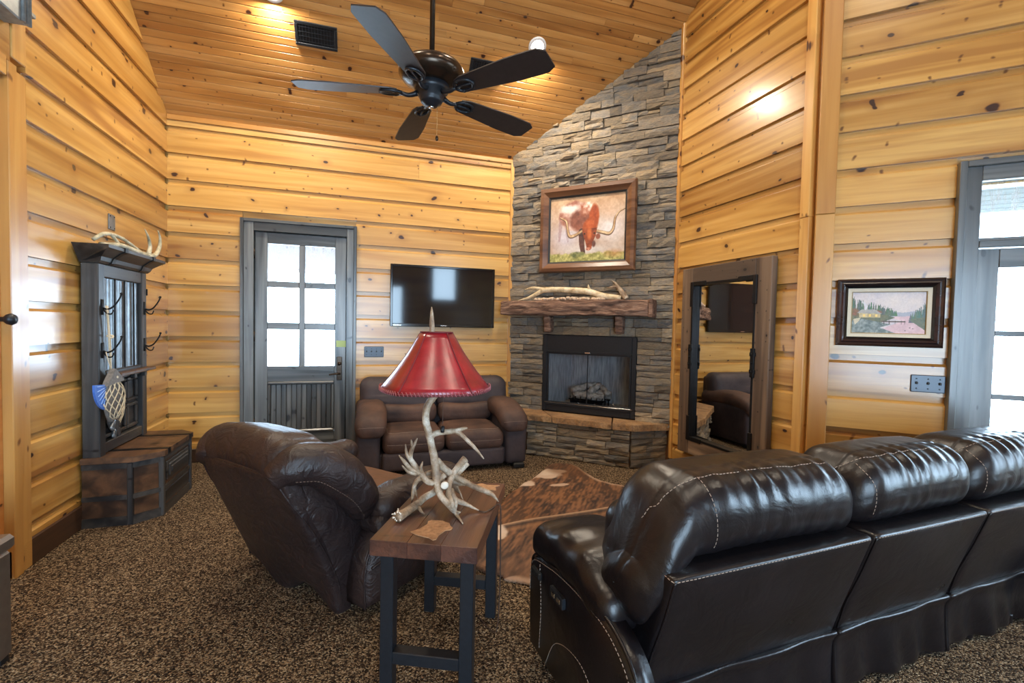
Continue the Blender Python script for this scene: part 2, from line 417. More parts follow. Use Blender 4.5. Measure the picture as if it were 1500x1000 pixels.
def soft(name, center, half, r, mat, parent, rot=None, **k):
    V, F = rbox(half, r, **k)
    if rot is not None: V = V @ np.array(rot.to_3x3() if isinstance(rot, Matrix) else rot).T
    return mobj(name, V+np.array(center), F, mat, parent, True)
def tag(o, label=None, cat=None, group=None, kind=None):
    if label: o['label'] = label
    if cat: o['category'] = cat
    if group: o['group'] = group
    if kind: o['kind'] = kind
    return o
def thing(name, label, cat, loc=(0, 0, 0), rz=0, group=None):
    o = bpy.data.objects.new(name, None); COL.objects.link(o); o.location = loc; o.rotation_euler = (0, 0, rz)
    o.empty_display_size = .1; return tag(o, label, cat, group)
def frame_m(o, xd, nd):
    """matrix: local x along xd, local y along -nd (into wall), z up"""
    x = Vector(xd).normalized(); n = Vector(nd).normalized(); y = -n; z = x.cross(y)
    m = Matrix((x, y, z)).transposed().to_4x4(); m.translation = Vector(o); return m
# wall frames: local x runs to the viewer's right, local y into the wall, z up from the floor; y=0 is the board face
r2 = math.sqrt(.5)
FL_ = frame_m((XL, 0, 0), (0, 1, 0), (1, 0, 0))        # left wall: x_local = world y
FB_ = frame_m((0, YB, 0), (1, 0, 0), (0, -1, 0))       # back wall: x_local = world x
FF_ = frame_m((XF, YB, 0), (r2, -r2, 0), (-r2, -r2, 0))  # fireplace wall: length 1.776
FR_ = frame_m((XR, 3.846, 0), (0, -1, 0), (-1, 0, 0))    # right wall 1: x_local = 3.846 - y
FS_ = frame_m((2.925, CS-2.925, 0), (r2, -r2, 0), (-r2, -r2, 0))  # right wall 2
def setframe(o, m): o.matrix_world = m; return o
def structure(name, frame=None):
    o = bpy.data.objects.new(name, None); COL.objects.link(o); o.empty_display_size = .1; o['kind'] = 'structure'
    if frame is not None: o.matrix_world = frame
    return o

# ------------------------------------------------------------------ planks
def plankvf(L, h, rec=.022, f0=.77, f1=.83, th=.045):
    prof = [(0, 0), (0, h*f0), (rec*.85, h*f1), (rec, h*f1+.002), (rec, h), (th, h), (th, 0)]
    n = len(prof); V = [(0, y, z) for y, z in prof]+[(L, y, z) for y, z in prof]
    F = [(i, i+n, (i+1) % n+n, (i+1) % n) for i in range(n)]+[tuple(range(n)), tuple(range(2*n-1, n-1, -1))]
    return V, F
def plank(wall, x0, x1, z0, h=.24, name='plank', mat='pine', **k):
    if x1-x0 < .03: return
    g = .0012; V, F = plankvf(x1-x0-g, h-.0015, **k)
    o = mobj(name, V, F, mat, wall); o.location = (x0, 0, z0); return o
def courses(wall, phase, x0f, x1f, z_top, openings=(), joints=.45, hh=.24, zmin=.1):
    k = 0; z = phase-.24
    while z < z_top:
        za = max(z, zmin) if z < zmin else z
        if z+hh > zmin+.03:
            a, b = x0f(z+hh/2), x1f(z+hh/2); a = x0f(z); b = x1f(z)
            if b-a > .05:
                segs = [(a, b)]
                for ox0, ox1, oz0, oz1 in openings:
                    if z+hh > oz0+.01 and z < oz1-.01:
                        ns = []
                        for s, t in segs:
                            if ox0 > s: ns.append((s, min(t, ox0)))
                            if ox1 < t: ns.append((max(s, ox1), t))
                            if ox0 >= t or ox1 <= s: ns = ns
                        segs = [q for q in ns if q[1]-q[0] > .03]
                for s, t in segs:
                    cuts = [s, t]
                    if t-s > 2.2 and random.random() < joints: cuts = [s, s+(t-s)*random.uniform(.3, .7), t]
                    for p, q in zip(cuts[:-1], cuts[1:]): plank(wall, p, q, z, hh)
        z += hh
def panel(name, frame, pts_xz, y0, y1, mat, parent):
    """extruded polygon in wall frame coordinates"""
    n = len(pts_xz); V = [(x, y0, z) for x, z in pts_xz]+[(x, y1, z) for x, z in pts_xz]
    F = [tuple(range(n)), tuple(range(2*n-1, n-1, -1))]+[(i, i+n, (i+1) % n+n, (i+1) % n) for i in range(n)]
    return mobj(name, V, F, mat, parent)
def fix_normals(o):
    import bmesh
    bm = bmesh.new(); bm.from_mesh(o.data); bmesh.ops.recalc_face_normals(bm, faces=bm.faces); bm.to_mesh(o.data); bm.free()
RIDGE = 1.0
YREAR = -3.2
zr = ceil_z(RIDGE)
# floor
tag(mobj('floor', [(-1.9, -3.4, 0), (5.6, -3.4, 0), (5.6, 5.35, 0), (-1.9, 5.35, 0), (-1.9, -3.4, -.1), (5.6, -3.4, -.1), (5.6, 5.35, -.1), (-1.9, 5.35, -.1)],
     [(0, 1, 2, 3), (7, 6, 5, 4), (0, 4, 5, 1), (1, 5, 6, 2), (2, 6, 7, 3), (3, 7, 4, 0)], 'carpet'), kind='structure')
# left wall
WL = structure('wall_left', FL_)
DL0, DL1, DLZ = 2.08, 3.03, 2.53     # pine door opening in the left wall
bk = panel('wall_backing', FL_, [(-3.3, 0), (DL0, 0), (DL0, DLZ), (DL1, DLZ), (DL1, 0), (5.2, 0), (5.2, ceil_z(5.2)), (RIDGE, zr+.02), (-3.3, ceil_z(2-YREAR)-.05)], .045, .13, 'pine', WL); fix_normals(bk)
phL = 3.115 % .24
courses(WL, phL, lambda z: 3.18 if z < 2.55 else .6, lambda z: min(5.14, YB-(z-EAVE)/SLOPE) if z > EAVE-.24 else 5.12, 5.4, openings=[(3.085, 3.20, 2.55, 5.4)])
# left door with its casing and the boards above
for a, b, z0, z1, pr in ((3.03, 3.095, 0, 2.62, -.022), (3.095, 3.18, 0, 2.60, -.012), (1.95, 3.03, 2.54, 2.64, -.018), (1.93, 2.02, 0, 2.54, -.018), (3.088, 3.198, 2.66, 5.0, -.006)):
    t = mobj('casing', *boxvf((0, pr, 0), ((z1-z0), .05, (b-a)), .004), 'pine_trim', WL)
    t.matrix_local = Matrix(((0, 0, 1, a), (0, 1, 0, 0), (1, 0, 0, z0), (0, 0, 0, 1))) if (z1-z0) > (b-a) else Matrix.Translation((a, 0, z0))
    if (z1-z0) <= (b-a):
        V, F = boxvf((0, pr, 0), (b-a, .05, z1-z0), .004); t.data.clear_geometry(); t.data.from_pydata([tuple(v) for v in V], [], F)
D3 = structure('door_3', FL_)
m = MB(); m.box((2.04, .02, .01), (3.03, .06, 2.54), .003); d = m.build('door_slab', 'door_pine', D3)
V, F = lathevf([(.0, 0), (.012, .0), (.012, .035), (.026, .05), (.03, .065), (.022, .08), (0, .082)], 16)
kn = mobj('door_knob', V, F, 'black_metal', D3, True); kn.matrix_local = Matrix.Translation((2.985, .02, 1.335)) @ Matrix.Rotation(PI/2, 4, 'X')
# back wall
WB = structure('wall_back', FB_)
B0, B1, BZ = -1.103, -.051, 2.326
phB = 3.115 % .24
panel_b = [(-1.75, 0), (-.99, 0), (-.99, 2.22), (-.145, 2.22), (-.145, 0), (1.9, 0), (1.9, EAVE), (-1.75, EAVE)]
bk = panel('wall_backing', FB_, panel_b, .045, .13, 'pine', WB); fix_normals(bk)
courses(WB, phB, lambda z: XL, lambda z: 1.585, 3.1, openings=[(B0+.01, B1-.01, 0, BZ-.01)], hh=.24)
plank(WB, XL, 1.585, 3.115, .085, f0=.9, f1=.98)
def trim(name, frame, x0, x1, z0, z1, y0, y1, mat='pine_trim', bev=.004):
    """strip with its grain along its longer side"""
    o = bpy.data.objects.new(name, bpy.data.meshes.new(name)); COL.objects.link(o)
    if z1-z0 > x1-x0:
        V, F = boxvf((0, y0, -(x1-x0)), (z1-z0, y1, 0), bev); m = Matrix(((0, 0, -1, x0), (0, 1, 0, 0), (1, 0, 0, z0), (0, 0, 0, 1)))
    else:
        V, F = boxvf((0, y0, 0), (x1-x0, y1, z1-z0), bev); m = Matrix.Translation((x0, 0, z0))
    o.data.from_pydata([tuple(v) for v in V], [], F); o.data.materials.append(M[mat])
    o.matrix_world = frame @ m; return o
def tpart(name, parent, *a, **k):
    o = trim(name, Matrix.Identity(4), *a, **k); m = o.matrix_world.copy(); o.parent = parent; o.matrix_local = m; return o
TI = 0
def trim_s(frame, *a, **k):
    global TI; TI += 1
    o = trim('trim_%d' % TI, frame, *a, **k); o['kind'] = 'structure'; return o
trim_s(FB_, 1.583, 1.622, 0, 3.2, -.018, .045)
trim_s(FB_, XL, 1.6, 3.165, 3.212, -.016, .03)
# fireplace wall backing
WF = structure('wall_fireplace', FF_)
FLEN = 1.776
bk = panel('wall_backing', FF_, [(-.1, 0), (.405, 0), (.405, 1.28), (1.445, 1.28), (1.445, 0), (1.95, 0), (1.95, ceil_z(YB-1.95*r2)+.1), (-.1, EAVE)], .03, .10, 'back', WF); fix_normals(bk)
mobj('lower_backing', *boxvf((.40, .03, 0), (1.45, .09, .428)), 'back', WF)
# right wall 1
WR = structure('wall_right', FR_)
R1L = 3.846-YR1
phR = 2.893 % .24
bk = panel('wall_backing', FR_, [(-.1, 0), (R1L+.04, 0), (R1L+.04, ceil_z(YR1)+.2), (-.1, ceil_z(3.946))], .045, .12, 'pine', WR); fix_normals(bk)
courses(WR, phR, lambda z: max(0.02, 3.846-(YB-(z-EAVE)/SLOPE)) if z > 4.1 else .02, lambda z: R1L-.06, 5.35)
trim_s(FR_, -.005, .034, .1, 4.3, -.018, .045)
trim_s(FR_, R1L-.06, R1L+.012, .0, 1.83+.3, -.014, .045, mat='pine_trim')
trim_s(FR_, R1L-.06, R1L+.012, 1.83+.3, 5.4, -.018, .045)
# right wall 2 with the glazed door
WS = structure('wall_right_angled', FS_)
SL = 3.3
def sx(x): return (x-2.925)/r2
D0 = sx(3.372); DW = 1.35
bk = panel('wall_backing', FS_, [(-.09, 0), (D0+.11, 0), (D0+.11, 2.24), (D0+DW-.11, 2.24), (D0+DW-.11, 0), (3.4, 0), (3.4, ceil_z(1.0)-.4), (1.9, zr), (-.09, ceil_z(2.4)+.1)], .045, .14, 'pine', WS); fix_normals(bk)
courses(WS, phR, lambda z: .03, lambda z: 3.3, 6.0, openings=[(D0+.005, D0+DW-.005, 0, 2.36)], joints=.5)
trim_s(FS_, -.075, .033, 0, 1.83+.3, -.016, .045)
trim_s(FS_, -.075, .033, 1.83+.3, 5.6, -.020, .045)
# far right and rear walls (behind the camera) with real windows
XE = 5.25
def plain_wall(name, frame, outline, holes):
    pass
def wall_grid(name, frame, x0, x1, z0, z1, holes, mat='pine', th=.1):
    """solid wall as boxes around rectangular holes"""
    wl = structure(name, frame); xs = sorted({x0, x1, *[h[0] for h in holes], *[h[1] for h in holes]}); m = MB()
    for a, b in zip(xs[:-1], xs[1:]):
        hs = sorted([(h[2], h[3]) for h in holes if h[0] <= a+1e-6 and h[1] >= b-1e-6]); z = z0
        for p, q in hs:
            if p > z: m.box((a, 0, z), (b, th, p))
            z = q
        m.box((a, 0, z), (b, th, z1))
    m.build('wall_panel', mat, wl); return wl
FRear = frame_m((0, YREAR, 0), (-1, 0, 0), (0, 1, 0))
FEast = frame_m((XE, 0, 0), (0, -1, 0), (-1, 0, 0))
wall_grid('wall_rear', FRear, -5.4, 1.85, 0, 3.3, [(-2.58, -1.86, 2.0, 3.1), (-1.1, 1.3, .1, 2.4)])
wall_grid('wall_east', FEast, -.2, 3.3, 0, ceil_z(1.0), [(.1, 2.5, .35, 2.45)])
# ceiling -------------------------------------------------------------
CE = structure('ceiling')
# local: x along room, y up the slope, z normal upward
cs_, ss_ = math.cos(SP), math.sin(SP)
mC = Matrix(((1, 0, 0, 0), (0, -cs_, ss_, YB), (0, ss_, cs_, EAVE), (0, 0, 0, 1)))
# columns: x, slope direction (-y, up), normal (y+, up)
CE.matrix_world = mC
SLEN = (YB-RIDGE)/cs_
bk = mobj('ceiling_deck', *boxvf((-1.95, -.15, .025), (XE+.2, SLEN, .10)), 'back', CE)
pitch = .0615
x_right_at = lambda yw: XE
row = 0; s = -.02
def cplank(x0, x1, s0, wd):
    g = .0015; L = x1-x0-g; e = .006
    V = [(0, 0, 0), (0, wd, 0), (L, 0, 0), (L, wd, 0)]
    # tongue-and-groove board: eased long edges
    prof = [(0, e), (e*.8, 0), (wd-e*.8-.0008, 0), (wd-.0008, e), (wd-.0008, .022), (0, .022)]
    n = len(prof); V = [(0, p, -z+0*z) if False else (0, p, z) for p, z in prof]+[(L, p, z) for p, z in prof]
    F = [(i, (i+1) % n, (i+1) % n+n, i+n) for i in range(n)]+[tuple(range(n))[::-1], tuple(range(n, 2*n))]
    o = mobj('board', V, F, 'pine_ceil_r', CE); o.location = (x0, s0, 0); return o
def pine_ceiling_rot():
    # grain shader expects thickness on y and width on z: swap for ceiling boards
    return None
M['pine_ceil_r'] = M['pine_ceil']
while s < 2.75:
    yw = YB-s*cs_
    # right limit: stone wall line / right wall / open room
    if yw > 3.846: xr = min(XR, XF+(YB-yw))+.03
    elif yw > 2.44: xr = XR+.02
    else: xr = min(XE, CS-yw)+.03
    xs = [XL-.02]; 
    while xs[-1] < xr-.3: xs.append(xs[-1]+random.uniform(1.1, 2.6))
    xs[-1] = xr
    if len(xs) > 2 and xs[-1]-xs[-2] < .25: xs.pop(-2)
    for a, b in zip(xs[:-1], xs[1:]): cplank(a, b, s, pitch)
    s += pitch; row += 1
far = MB(); far.box((-1.95, s, 0), (XE+.2, SLEN+.02, .024)); far.build('upper_boards', 'pine_ceil', CE)
CE2 = structure('ceiling_rear_slope')
mC2 = Matrix(((1, 0, 0, 0), (0, -cs_, -ss_, RIDGE), (0, -ss_, cs_, zr), (0, 0, 0, 1))); CE2.matrix_world = mC2
mobj('ceiling_deck', *boxvf((-1.95, -.02, 0), (XE+.2, 5.6, .1)), 'pine_ceil', CE2)
# baseboards
def base(name, frame, x0, x1, h, dy=.012):
    o = trim(name, frame, x0, x1, 0, h, -dy, .045, 'base_wood', .006); o['kind'] = 'structure'; return o
base('baseboard_left', FL_, 3.03, 5.10, .15)
base('baseboard_back', FB_, XL, B0, .13); base('baseboard_back_right', FB_, B1, 1.6, .13)
base('baseboard_right', FR_, .0, R1L-.02, .105, .02); base('baseboard_angled', FS_, 0, D0, .12)

# ------------------------------------------------------------------ back door (door_1)
def vplank(name, parent, x0, x1, z0, z1, y0, y1, mat='grey_wood', bev=.003): return tpart(name, parent, x0, x1, z0, z1, y0, y1, mat=mat, bev=bev)
D1 = structure('door_1', FB_)
for a, b, z0, z1, y0, y1 in ((B0, B0+.03, 0, BZ, -.05, .05), (B1-.03, B1, 0, BZ, -.05, .05), (B0+.03, B1-.03, BZ-.03, BZ, -.05, .05),
                             (B0+.03, -.99, 0, BZ-.03, -.035, .06), (-.145, B1-.03, 0, BZ-.03, -.035, .06), (-.99, -.145, 2.215, BZ-.03, -.035, .06)):
    vplank('door_casing', D1, a, b, z0, z1, y0, y1)
m = MB(); m.box((-.99, .0, 0), (-.145, .13, .02)); m.build('threshold', 'bronze', D1)
m = MB(); m.box((-.99, .046, .02), (-.965, .09, 2.22)); m.box((-.17, .046, .02), (-.145, .09, 2.22)); m.box((-.965, .046, 2.19), (-.17, .09, 2.22)); m.build('door_stop', 'grey_wood', D1)
m = MB(); m.box((-.875, .036, .24), (-.257, .042, .76)); m.build('panel_back', 'grey_wood', D1)
S0, S1, ST = -.982, -.152, 2.208
yd0, yd1 = .0, .045
gx = [(-.874, -.592), (-.538, -.258)]; gz = [(.907, 1.27), (1.337, 1.682), (1.742, 2.103)]
vplank('stile', D1, S0, gx[0][0], .02, ST, yd0, yd1); vplank('stile', D1, gx[1][1], S1, .02, ST, yd0, yd1)
vplank('rail', D1, gx[0][0], gx[1][1], gz[2][1], ST, yd0, yd1)
vplank('rail', D1, gx[0][0], gx[1][1], .755, gz[0][0], yd0, yd1); vplank('rail', D1, gx[0][0], gx[1][1], .02, .24, yd0, yd1)
vplank('muntin', D1, gx[0][1], gx[1][0], gz[0][0], gz[2][1], yd0+.004, yd1)
for zz in (0, 1):
    for q in (0, 1): vplank('muntin', D1, gx[q][0], gx[q][1], gz[zz][1], gz[zz+1][0], yd0+.008, yd1)
for i, (a, b) in enumerate(gx):
    for j, (c, e) in enumerate(gz):
        o = mobj('glass_pane', *boxvf((a, .024, c), (b, .029, e)), 'dirty_glass' if j == 2 else 'glass', D1)
# bead board lower panel: each board on its own, with a moulding round it
nb = 12; x = gx[0][0]+.03; wdt = (gx[1][1]-.03-x)/nb
for i in range(nb): vplank('bead_board', D1, x+i*wdt, x+(i+1)*wdt-.002, .27, .725, .018, .036, bev=.005)
for a, b, c, e in ((gx[0][0], gx[1][1], .725, .755), (gx[0][0], gx[1][1], .24, .27)): vplank('panel_moulding', D1, a, b, c, e, -.008, .03, bev=.01)
for a, b in ((gx[0][0], gx[0][0]+.03), (gx[1][1]-.03, gx[1][1])): vplank('panel_moulding', D1, a, b, .27, .725, -.008, .03, bev=.01)
m = MB(); m.box((-.235, -.012, .76), (-.185, 0, 1.0), .004); pl = m.build('handle_plate', 'bronze', D1)
m = MB(); m.tube([(-.21, -.012, .83), (-.21, -.055, .83), (-.25, -.06, .83), (-.305, -.06, .822)], [.009, .009, .008, .006], 8, 4); m.add(*lathevf([(.018, 0), (.018, .01), (.01, .014)], 12)); 
m2 = MB(); m2.tube([(-.21, -.012, .83), (-.21, -.055, .83), (-.25, -.06, .83), (-.305, -.06, .822)], [.009, .009, .008, .006], 8, 4); m2.build('lever', 'bronze', pl, True)
m2 = MB(); m2.tube([(-.21, -.01, .93), (-.21, -.028, .93)], [.02, .017], 14); m2.build('deadbolt', 'bronze', pl, True)
for z in (.35, 1.2, 2.0):
    m = MB(); m.tube([(-.988, -.006, z-.05), (-.988, -.006, z+.05)], .007, 8); m.build('hinge', 'bronze', D1, True)
note = mobj('paper_note', *boxvf((-.242, -.003, 1.10), (-.15, -.001, 1.165)), 'sticky'); note.matrix_world = FB_
tag(note, 'pale green paper note stuck on the grey door beside its glass', 'note')

# right glazed door (door_2) with transom
D2 = structure('door_2', FS_)
E0, E1, EZ = D0, D0+DW, 2.371
for a, b, z0, z1, y0, y1 in ((E0, E0+.035, 0, EZ, -.05, .05), (E1-.035, E1, 0, EZ, -.05, .05), (E0+.035, E1-.035, EZ-.035, EZ, -.05, .05),
                             (E0+.035, E0+.105, 0, EZ-.035, -.03, .06), (E1-.105, E1-.035, 0, EZ-.035, -.03, .06), (E0+.105, E1-.105, EZ-.12, EZ-.035, -.03, .06), (E0+.105, E1-.105, 1.865, 1.905, -.03, .06)):
    vplank('door_casing', D2, a, b, z0, z1, y0, y1)
vplank('transom_sash', D2, E0+.105, E1-.105, 1.905, 1.925, 0, .05)
mobj('transom_pane', *boxvf((E0+.105, .024, 1.925), (E1-.105, .03, EZ-.12)), 'dirty_glass', D2)
g0, g1 = sx(3.517), E1-.105-(sx(3.517)-(E0+.105))
vplank('stile', D2, E0+.105, g0, .02, 1.86, 0, .045); vplank('stile', D2, g1, E1-.105, .02, 1.86, 0, .045)
vplank('rail', D2, g0, g1, 1.75, 1.86, 0, .045); vplank('rail', D2, g0, g1, .02, .26, 0, .045)
zb = [.29, .64, 1.0, 1.37, 1.75]
for k in (1, 2, 3): vplank('muntin', D2, g0, g1, zb[k]-.018, zb[k]+.012, .006, .04)
for k in range(4): mobj('glass_pane', *boxvf((g0, .022, zb[k]-.03), (g1, .028, zb[k+1])), 'glass', D2)
# rear and east windows
def window(name, frame, x0, x1, z0, z1, nx, nz):
    wn = structure(name, frame); f = .05
    for a, b, c, e in ((x0, x1, z0, z0+f), (x0, x1, z1-f, z1), (x0, x0+f, z0+f, z1-f), (x1-f, x1, z0+f, z1-f)): vplank('window_frame', wn, a, b, c, e, -.03, .10)
    for i in range(1, nx): t = x0+(x1-x0)*i/nx; vplank('window_bar', wn, t-.02, t+.02, z0+f, z1-f, .0, .06)
    for i in range(1, nz): t = z0+(z1-z0)*i/nz; vplank('window_bar', wn, x0+f, x1-f, t-.015, t+.015, .004, .055)
    mobj('glass_pane', *boxvf((x0+f, .05, z0+f), (x1-f, .056, z1-f)), 'glass', wn)
window('window_1', FRear, -2.58, -1.86, 2.0, 3.1, 1, 1)
window('window_2', FRear, -1.1, 1.3, .1, 2.4, 2, 1)
window('window_3', FEast, .1, 2.5, .35, 2.45, 3, 1)
# porch outside the doors: soffit, post and brace seen through the panes
M['porch_grey'] = plain('porch_grey', (.095, .095, .088), .8, 0, 0, 8, .25)
PO = tag(thing('porch_roof', 'timber porch roof soffit outside the grey back door', 'porch roof', (-.6, 7.0, 0)))  if False else thing('porch_roof', 'pale timber porch roof outside the grey back door glass', 'porch roof', (-.6, 7.2, 0))
m = MB(); m.box((-3, -1.95, 2.42), (3, 4.2, 2.50)); m.build('soffit', plain('soffit_red', (.13, .085, .075), .8), PO)
PC = thing('porch_ceiling', 'grey boarded porch ceiling seen through the right door transom', 'porch roof', (3.9, 1.6, 0), -PI/4)
for k in range(12): m = MB(); m.box((-.95, .12+k*.19, 2.56), (2.2, .12+k*.19+.18, 2.60)); m.build('board', 'porch_grey', PC)
PB = thing('porch_brace', 'curved timber porch brace outside the right glazed door', 'porch brace', (4.9, 1.9, 0))
m = MB(); m.tube([(.1, -.1, 0), (.1, -.1, 2.2)], .07, 4); m.tube([(.1, -.1, 1.45), (.0, .0, 1.75), (-.25, .3, 1.95)], .05, 4, 5); m.build('timber', plain('pale_timber', L3(170, 160, 150), .8), PB)
PG = tag(mobj('porch_deck', *boxvf((-9, 5.5, -.2), (9, 14, -.12)), plain('pale_concrete', L3(190, 188, 184), .9)), kind='structure')
PG = tag(mobj('yard', *boxvf((5.7, -12, -.25), (20, 5.4, -.2)), plain('pale_yard', L3(170, 172, 160), .9)), kind='structure')

# ------------------------------------------------------------------ fireplace wall stones
def stonevf(L, H, D, seed, nx=4, nz=2):
    """rough-faced ledge stone: split face with chipped edges"""
    r = np.random.RandomState(seed); nx = max(2, min(6, int(L/.06))); V = []; F = []
    tilt = r.uniform(-.006, .006); j = lambda a: r.uniform(-a, a)
    ys = []
    for i in range(nx+1):
        for k in range(nz+1):
            edge = (i in (0, nx)) or (k in (0, nz))
            x = L*i/nx+(j(.012) if 0 < i < nx else j(.003)); z = H*k/nz+(j(.006) if k in (0, nz) else j(.012))
            if k == nz: z = min(z, H)
            if k == 0: z = max(z, 0)
            y = -D*(1+j(.25))+(.010 if edge else 0)+tilt*(k-1)
            V.append((x, y, z))
    n = len(V)
    fr = lambda i, k: i*(nz+1)+k
    for i in range(nx):
        for k in range(nz): F.append((fr(i, k), fr(i+1, k), fr(i+1, k+1), fr(i, k+1)))
    ring = [fr(i, 0) for i in range(nx+1)]+[fr(nx, k) for k in range(1, nz+1)]+[fr(i, nz) for i in range(nx-1, -1, -1)]+[fr(0, k) for k in range(nz-1, 0, -1)]
    for q in ring: V.append((V[q][0], .02, V[q][2]))
    m = len(ring)
    for a in range(m): b = (a+1) % m; F.append((ring[b], ring[a], n+a, n+b))
    return V, F
def lay(wall, x0, x1, z0, ztop_f, opening, hmin, hmax, lmin, lmax, dmin=.008, dmax=.042, split=.35, seed0=0, name='stone'):
    z = z0; sd = seed0
    while True:
        h = random.uniform(hmin, hmax); zt = max(ztop_f(x0), ztop_f(x1))
        if z > zt: break
        if opening and z < opening[3] and z+h > opening[3]: h = opening[3]-z if opening[3]-z > .03 else h
        segs = [(x0, x1)]
        if opening and z < opening[3]-.005 and z+h > opening[2]: segs = [(x0, opening[0]), (opening[1], x1)]
        for a, b in segs:
            x = a
            while x < b-.02:
                L = random.uniform(lmin, lmax)
                if b-x-L < lmin*.7: L = b-x
                if z < max(ztop_f(x), ztop_f(x+L))+.01:
                    parts = [(0, h)]
                    if random.random() < split and h > .075: t = random.uniform(.4, .6)*h; parts = [(0, t), (t, h)]
                    for p, q in parts:
                        xa, xb = x, x+L
                        if len(parts) == 2 and random.random() < .5 and L > .2 and x+L < b-.01:
                            mid = L*random.uniform(.35, .65)
                            for u0, u1 in ((0, mid), (mid, L)):
                                sd += 1; V, F = stonevf(u1-u0-.003, q-p-.003, random.uniform(dmin, dmax), sd); o = mobj(name, V, F, 'stone', wall); o.location = (x+u0, .0, z+p)
                            continue
                        sd += 1; V, F = stonevf(L-.003, q-p-.003, random.uniform(dmin, dmax), sd); o = mobj(name, V, F, 'stone', wall); o.location = (x, .0, z+p)
                x += L
        z += h
random.seed(11)
SHIFT = .012
lay(WF, .005, FLEN-.005, .40, lambda x: ceil_z(YB-x*r2), (.415, 1.436, 0, 1.268), .055, .105, .12, .36)
# hearth: two stone faces and a sandstone top
HE = thing('raised_hearth', 'raised stone hearth with tan sandstone slabs under the fireplace', 'hearth', (0, 0, 0))
Lh = 1.10; cx, cy = 2.462, 3.913
dx, dy = cx-1.679, cy-4.638; ll = math.hypot(dx, dy); ux, uy = dx/ll, dy/ll
cen = MB(); 
P = [(1.57, 4.74), (cx, cy+.03), (2.85, 3.90), (2.85, 3.88), (1.60, 5.09)]
P = [(1.66, 4.69), (cx+.005, cy+.035), (2.855, 3.905), (1.64, 5.10)]
V = [(x, y, 0) for x, y in P]+[(x, y, .375) for x, y in P]; n = len(P)
core = mobj('core', V, [tuple(range(n))[::-1], tuple(range(n, 2*n))]+[(i, (i+1) % n, (i+1) % n+n, i+n) for i in range(n)], 'back', HE)
front = bpy.data.objects.new('front_face', None); lnk(front, HE); front.matrix_local = frame_m((cx-ux*ll, cy-uy*ll, 0), (ux, uy, 0), (uy, -ux, 0))
side = bpy.data.objects.new('return_face', None); lnk(side, HE); side.matrix_local = frame_m((cx+.0, cy, 0), (1, -.05, 0), (-.05, -1, 0))
lay(front, 0, ll, .005, lambda x: .36, None, .045, .085, .10, .34, .0, .035, seed0=2000)
lay(side, .02, .40, .005, lambda x: .36, None, .06, .10, .16, .3, .0, .02, split=.1, seed0=3000)
def slab(pts, z0, z1, seed):
    r = np.random.RandomState(seed); P2 = []
    n = len(pts)
    for i in range(n):
        a = np.array(pts[i][:2]); b = np.array(pts[(i+1) % n][:2]); rough = pts[i][2]
        k = max(2, int(np.linalg.norm(b-a)/.04)) if rough else 1
        for t in range(k): q = a+(b-a)*t/k; P2.append(tuple(q+(r.uniform(-.008, .008, 2) if rough and t else 0)))
    m = len(P2); c = np.mean(P2, axis=0)
    V = [(x, y, z1) for x, y in P2]+[(x+(x-c[0])*.0, y, z1-.012) for x, y in P2]+[(c[0]+(x-c[0])*.985+r.uniform(-.006, .006), c[1]+(y-c[1])*.985+r.uniform(-.006, .006), z0) for x, y in P2]
    V[:m] = [(c[0]+(x-c[0])*.985, c[1]+(y-c[1])*.985, z1+r.uniform(-.001, .001)) for x, y in P2]
    F = [tuple(range(m)), tuple(range(3*m-1, 2*m-1, -1))]
    for l in (0, 1):
        for i in range(m): j = (i+1) % m; F.append((l*m+i, (l+1)*m+i, (l+1)*m+j, l*m+j))
    o = mobj('slab', V, F, 'slab', HE); fix_normals(o); return o
def alongF(s, d):  # point at distance s along front line, d outwards
    return (cx-ux*(ll-s)+uy*d, cy-uy*(ll-s)-ux*d)
def onF(s): return (XF+s*r2, YB-s*r2)
sA, sB, sC = .0, .30, .68
a0 = alongF(-.06, .03); 
slab([(*alongF(-.05, .035), 1), (*alongF(.285, .04), 0), (*onF(.42), 0), (*onF(.02), 0)], .372, .43, 1)
slab([(*alongF(.292, .04), 1), (*alongF(.90, .045), 0), (*onF(1.20), 0), (*onF(.427), 0)], .372, .43, 2)
slab([(*alongF(.907, .045), 1), (cx+.02, cy-.045, 1), (2.86, 3.845, 0), (*onF(1.21), 0)], .37, .43, 3)

# ------------------------------------------------------------------ firebox
FI = thing('fireplace_insert', 'black metal gas fireplace with glass doors set in the stone wall', 'fireplace'); FI.matrix_world = FF_
fx0, fx1, fz0, fz1 = .419, 1.432, .44, 1.264
def fb(name, boxes, mat, bev=.004, par=None, y=0):
    m = MB()
    for a, b in boxes: m.box(a, b, bev)
    return m.build(name, mat, par or FI)
fb('surround', [((fx0, -.02, fz0), (fx0+.045, .05, fz1)), ((fx1-.045, -.02, fz0), (fx1, .05, fz1)), ((fx0+.045, -.02, 1.085), (fx1-.045, .05, fz1)), ((fx0+.045, -.02, fz0), (fx1-.045, .05, .52))], 'black_metal')
fb('louver', [((fx0+.03, -.026, .525), (fx1-.03, -.012, .535))], 'chrome', .001)
fb('top_rail', [((fx0+.04, -.03, 1.076), (fx1-.04, -.0, 1.094))], 'black_metal', .003)
fb('bottom_rail', [((fx0+.045, -.028, .505), (fx1-.045, .0, .53))], 'black_metal', .003)
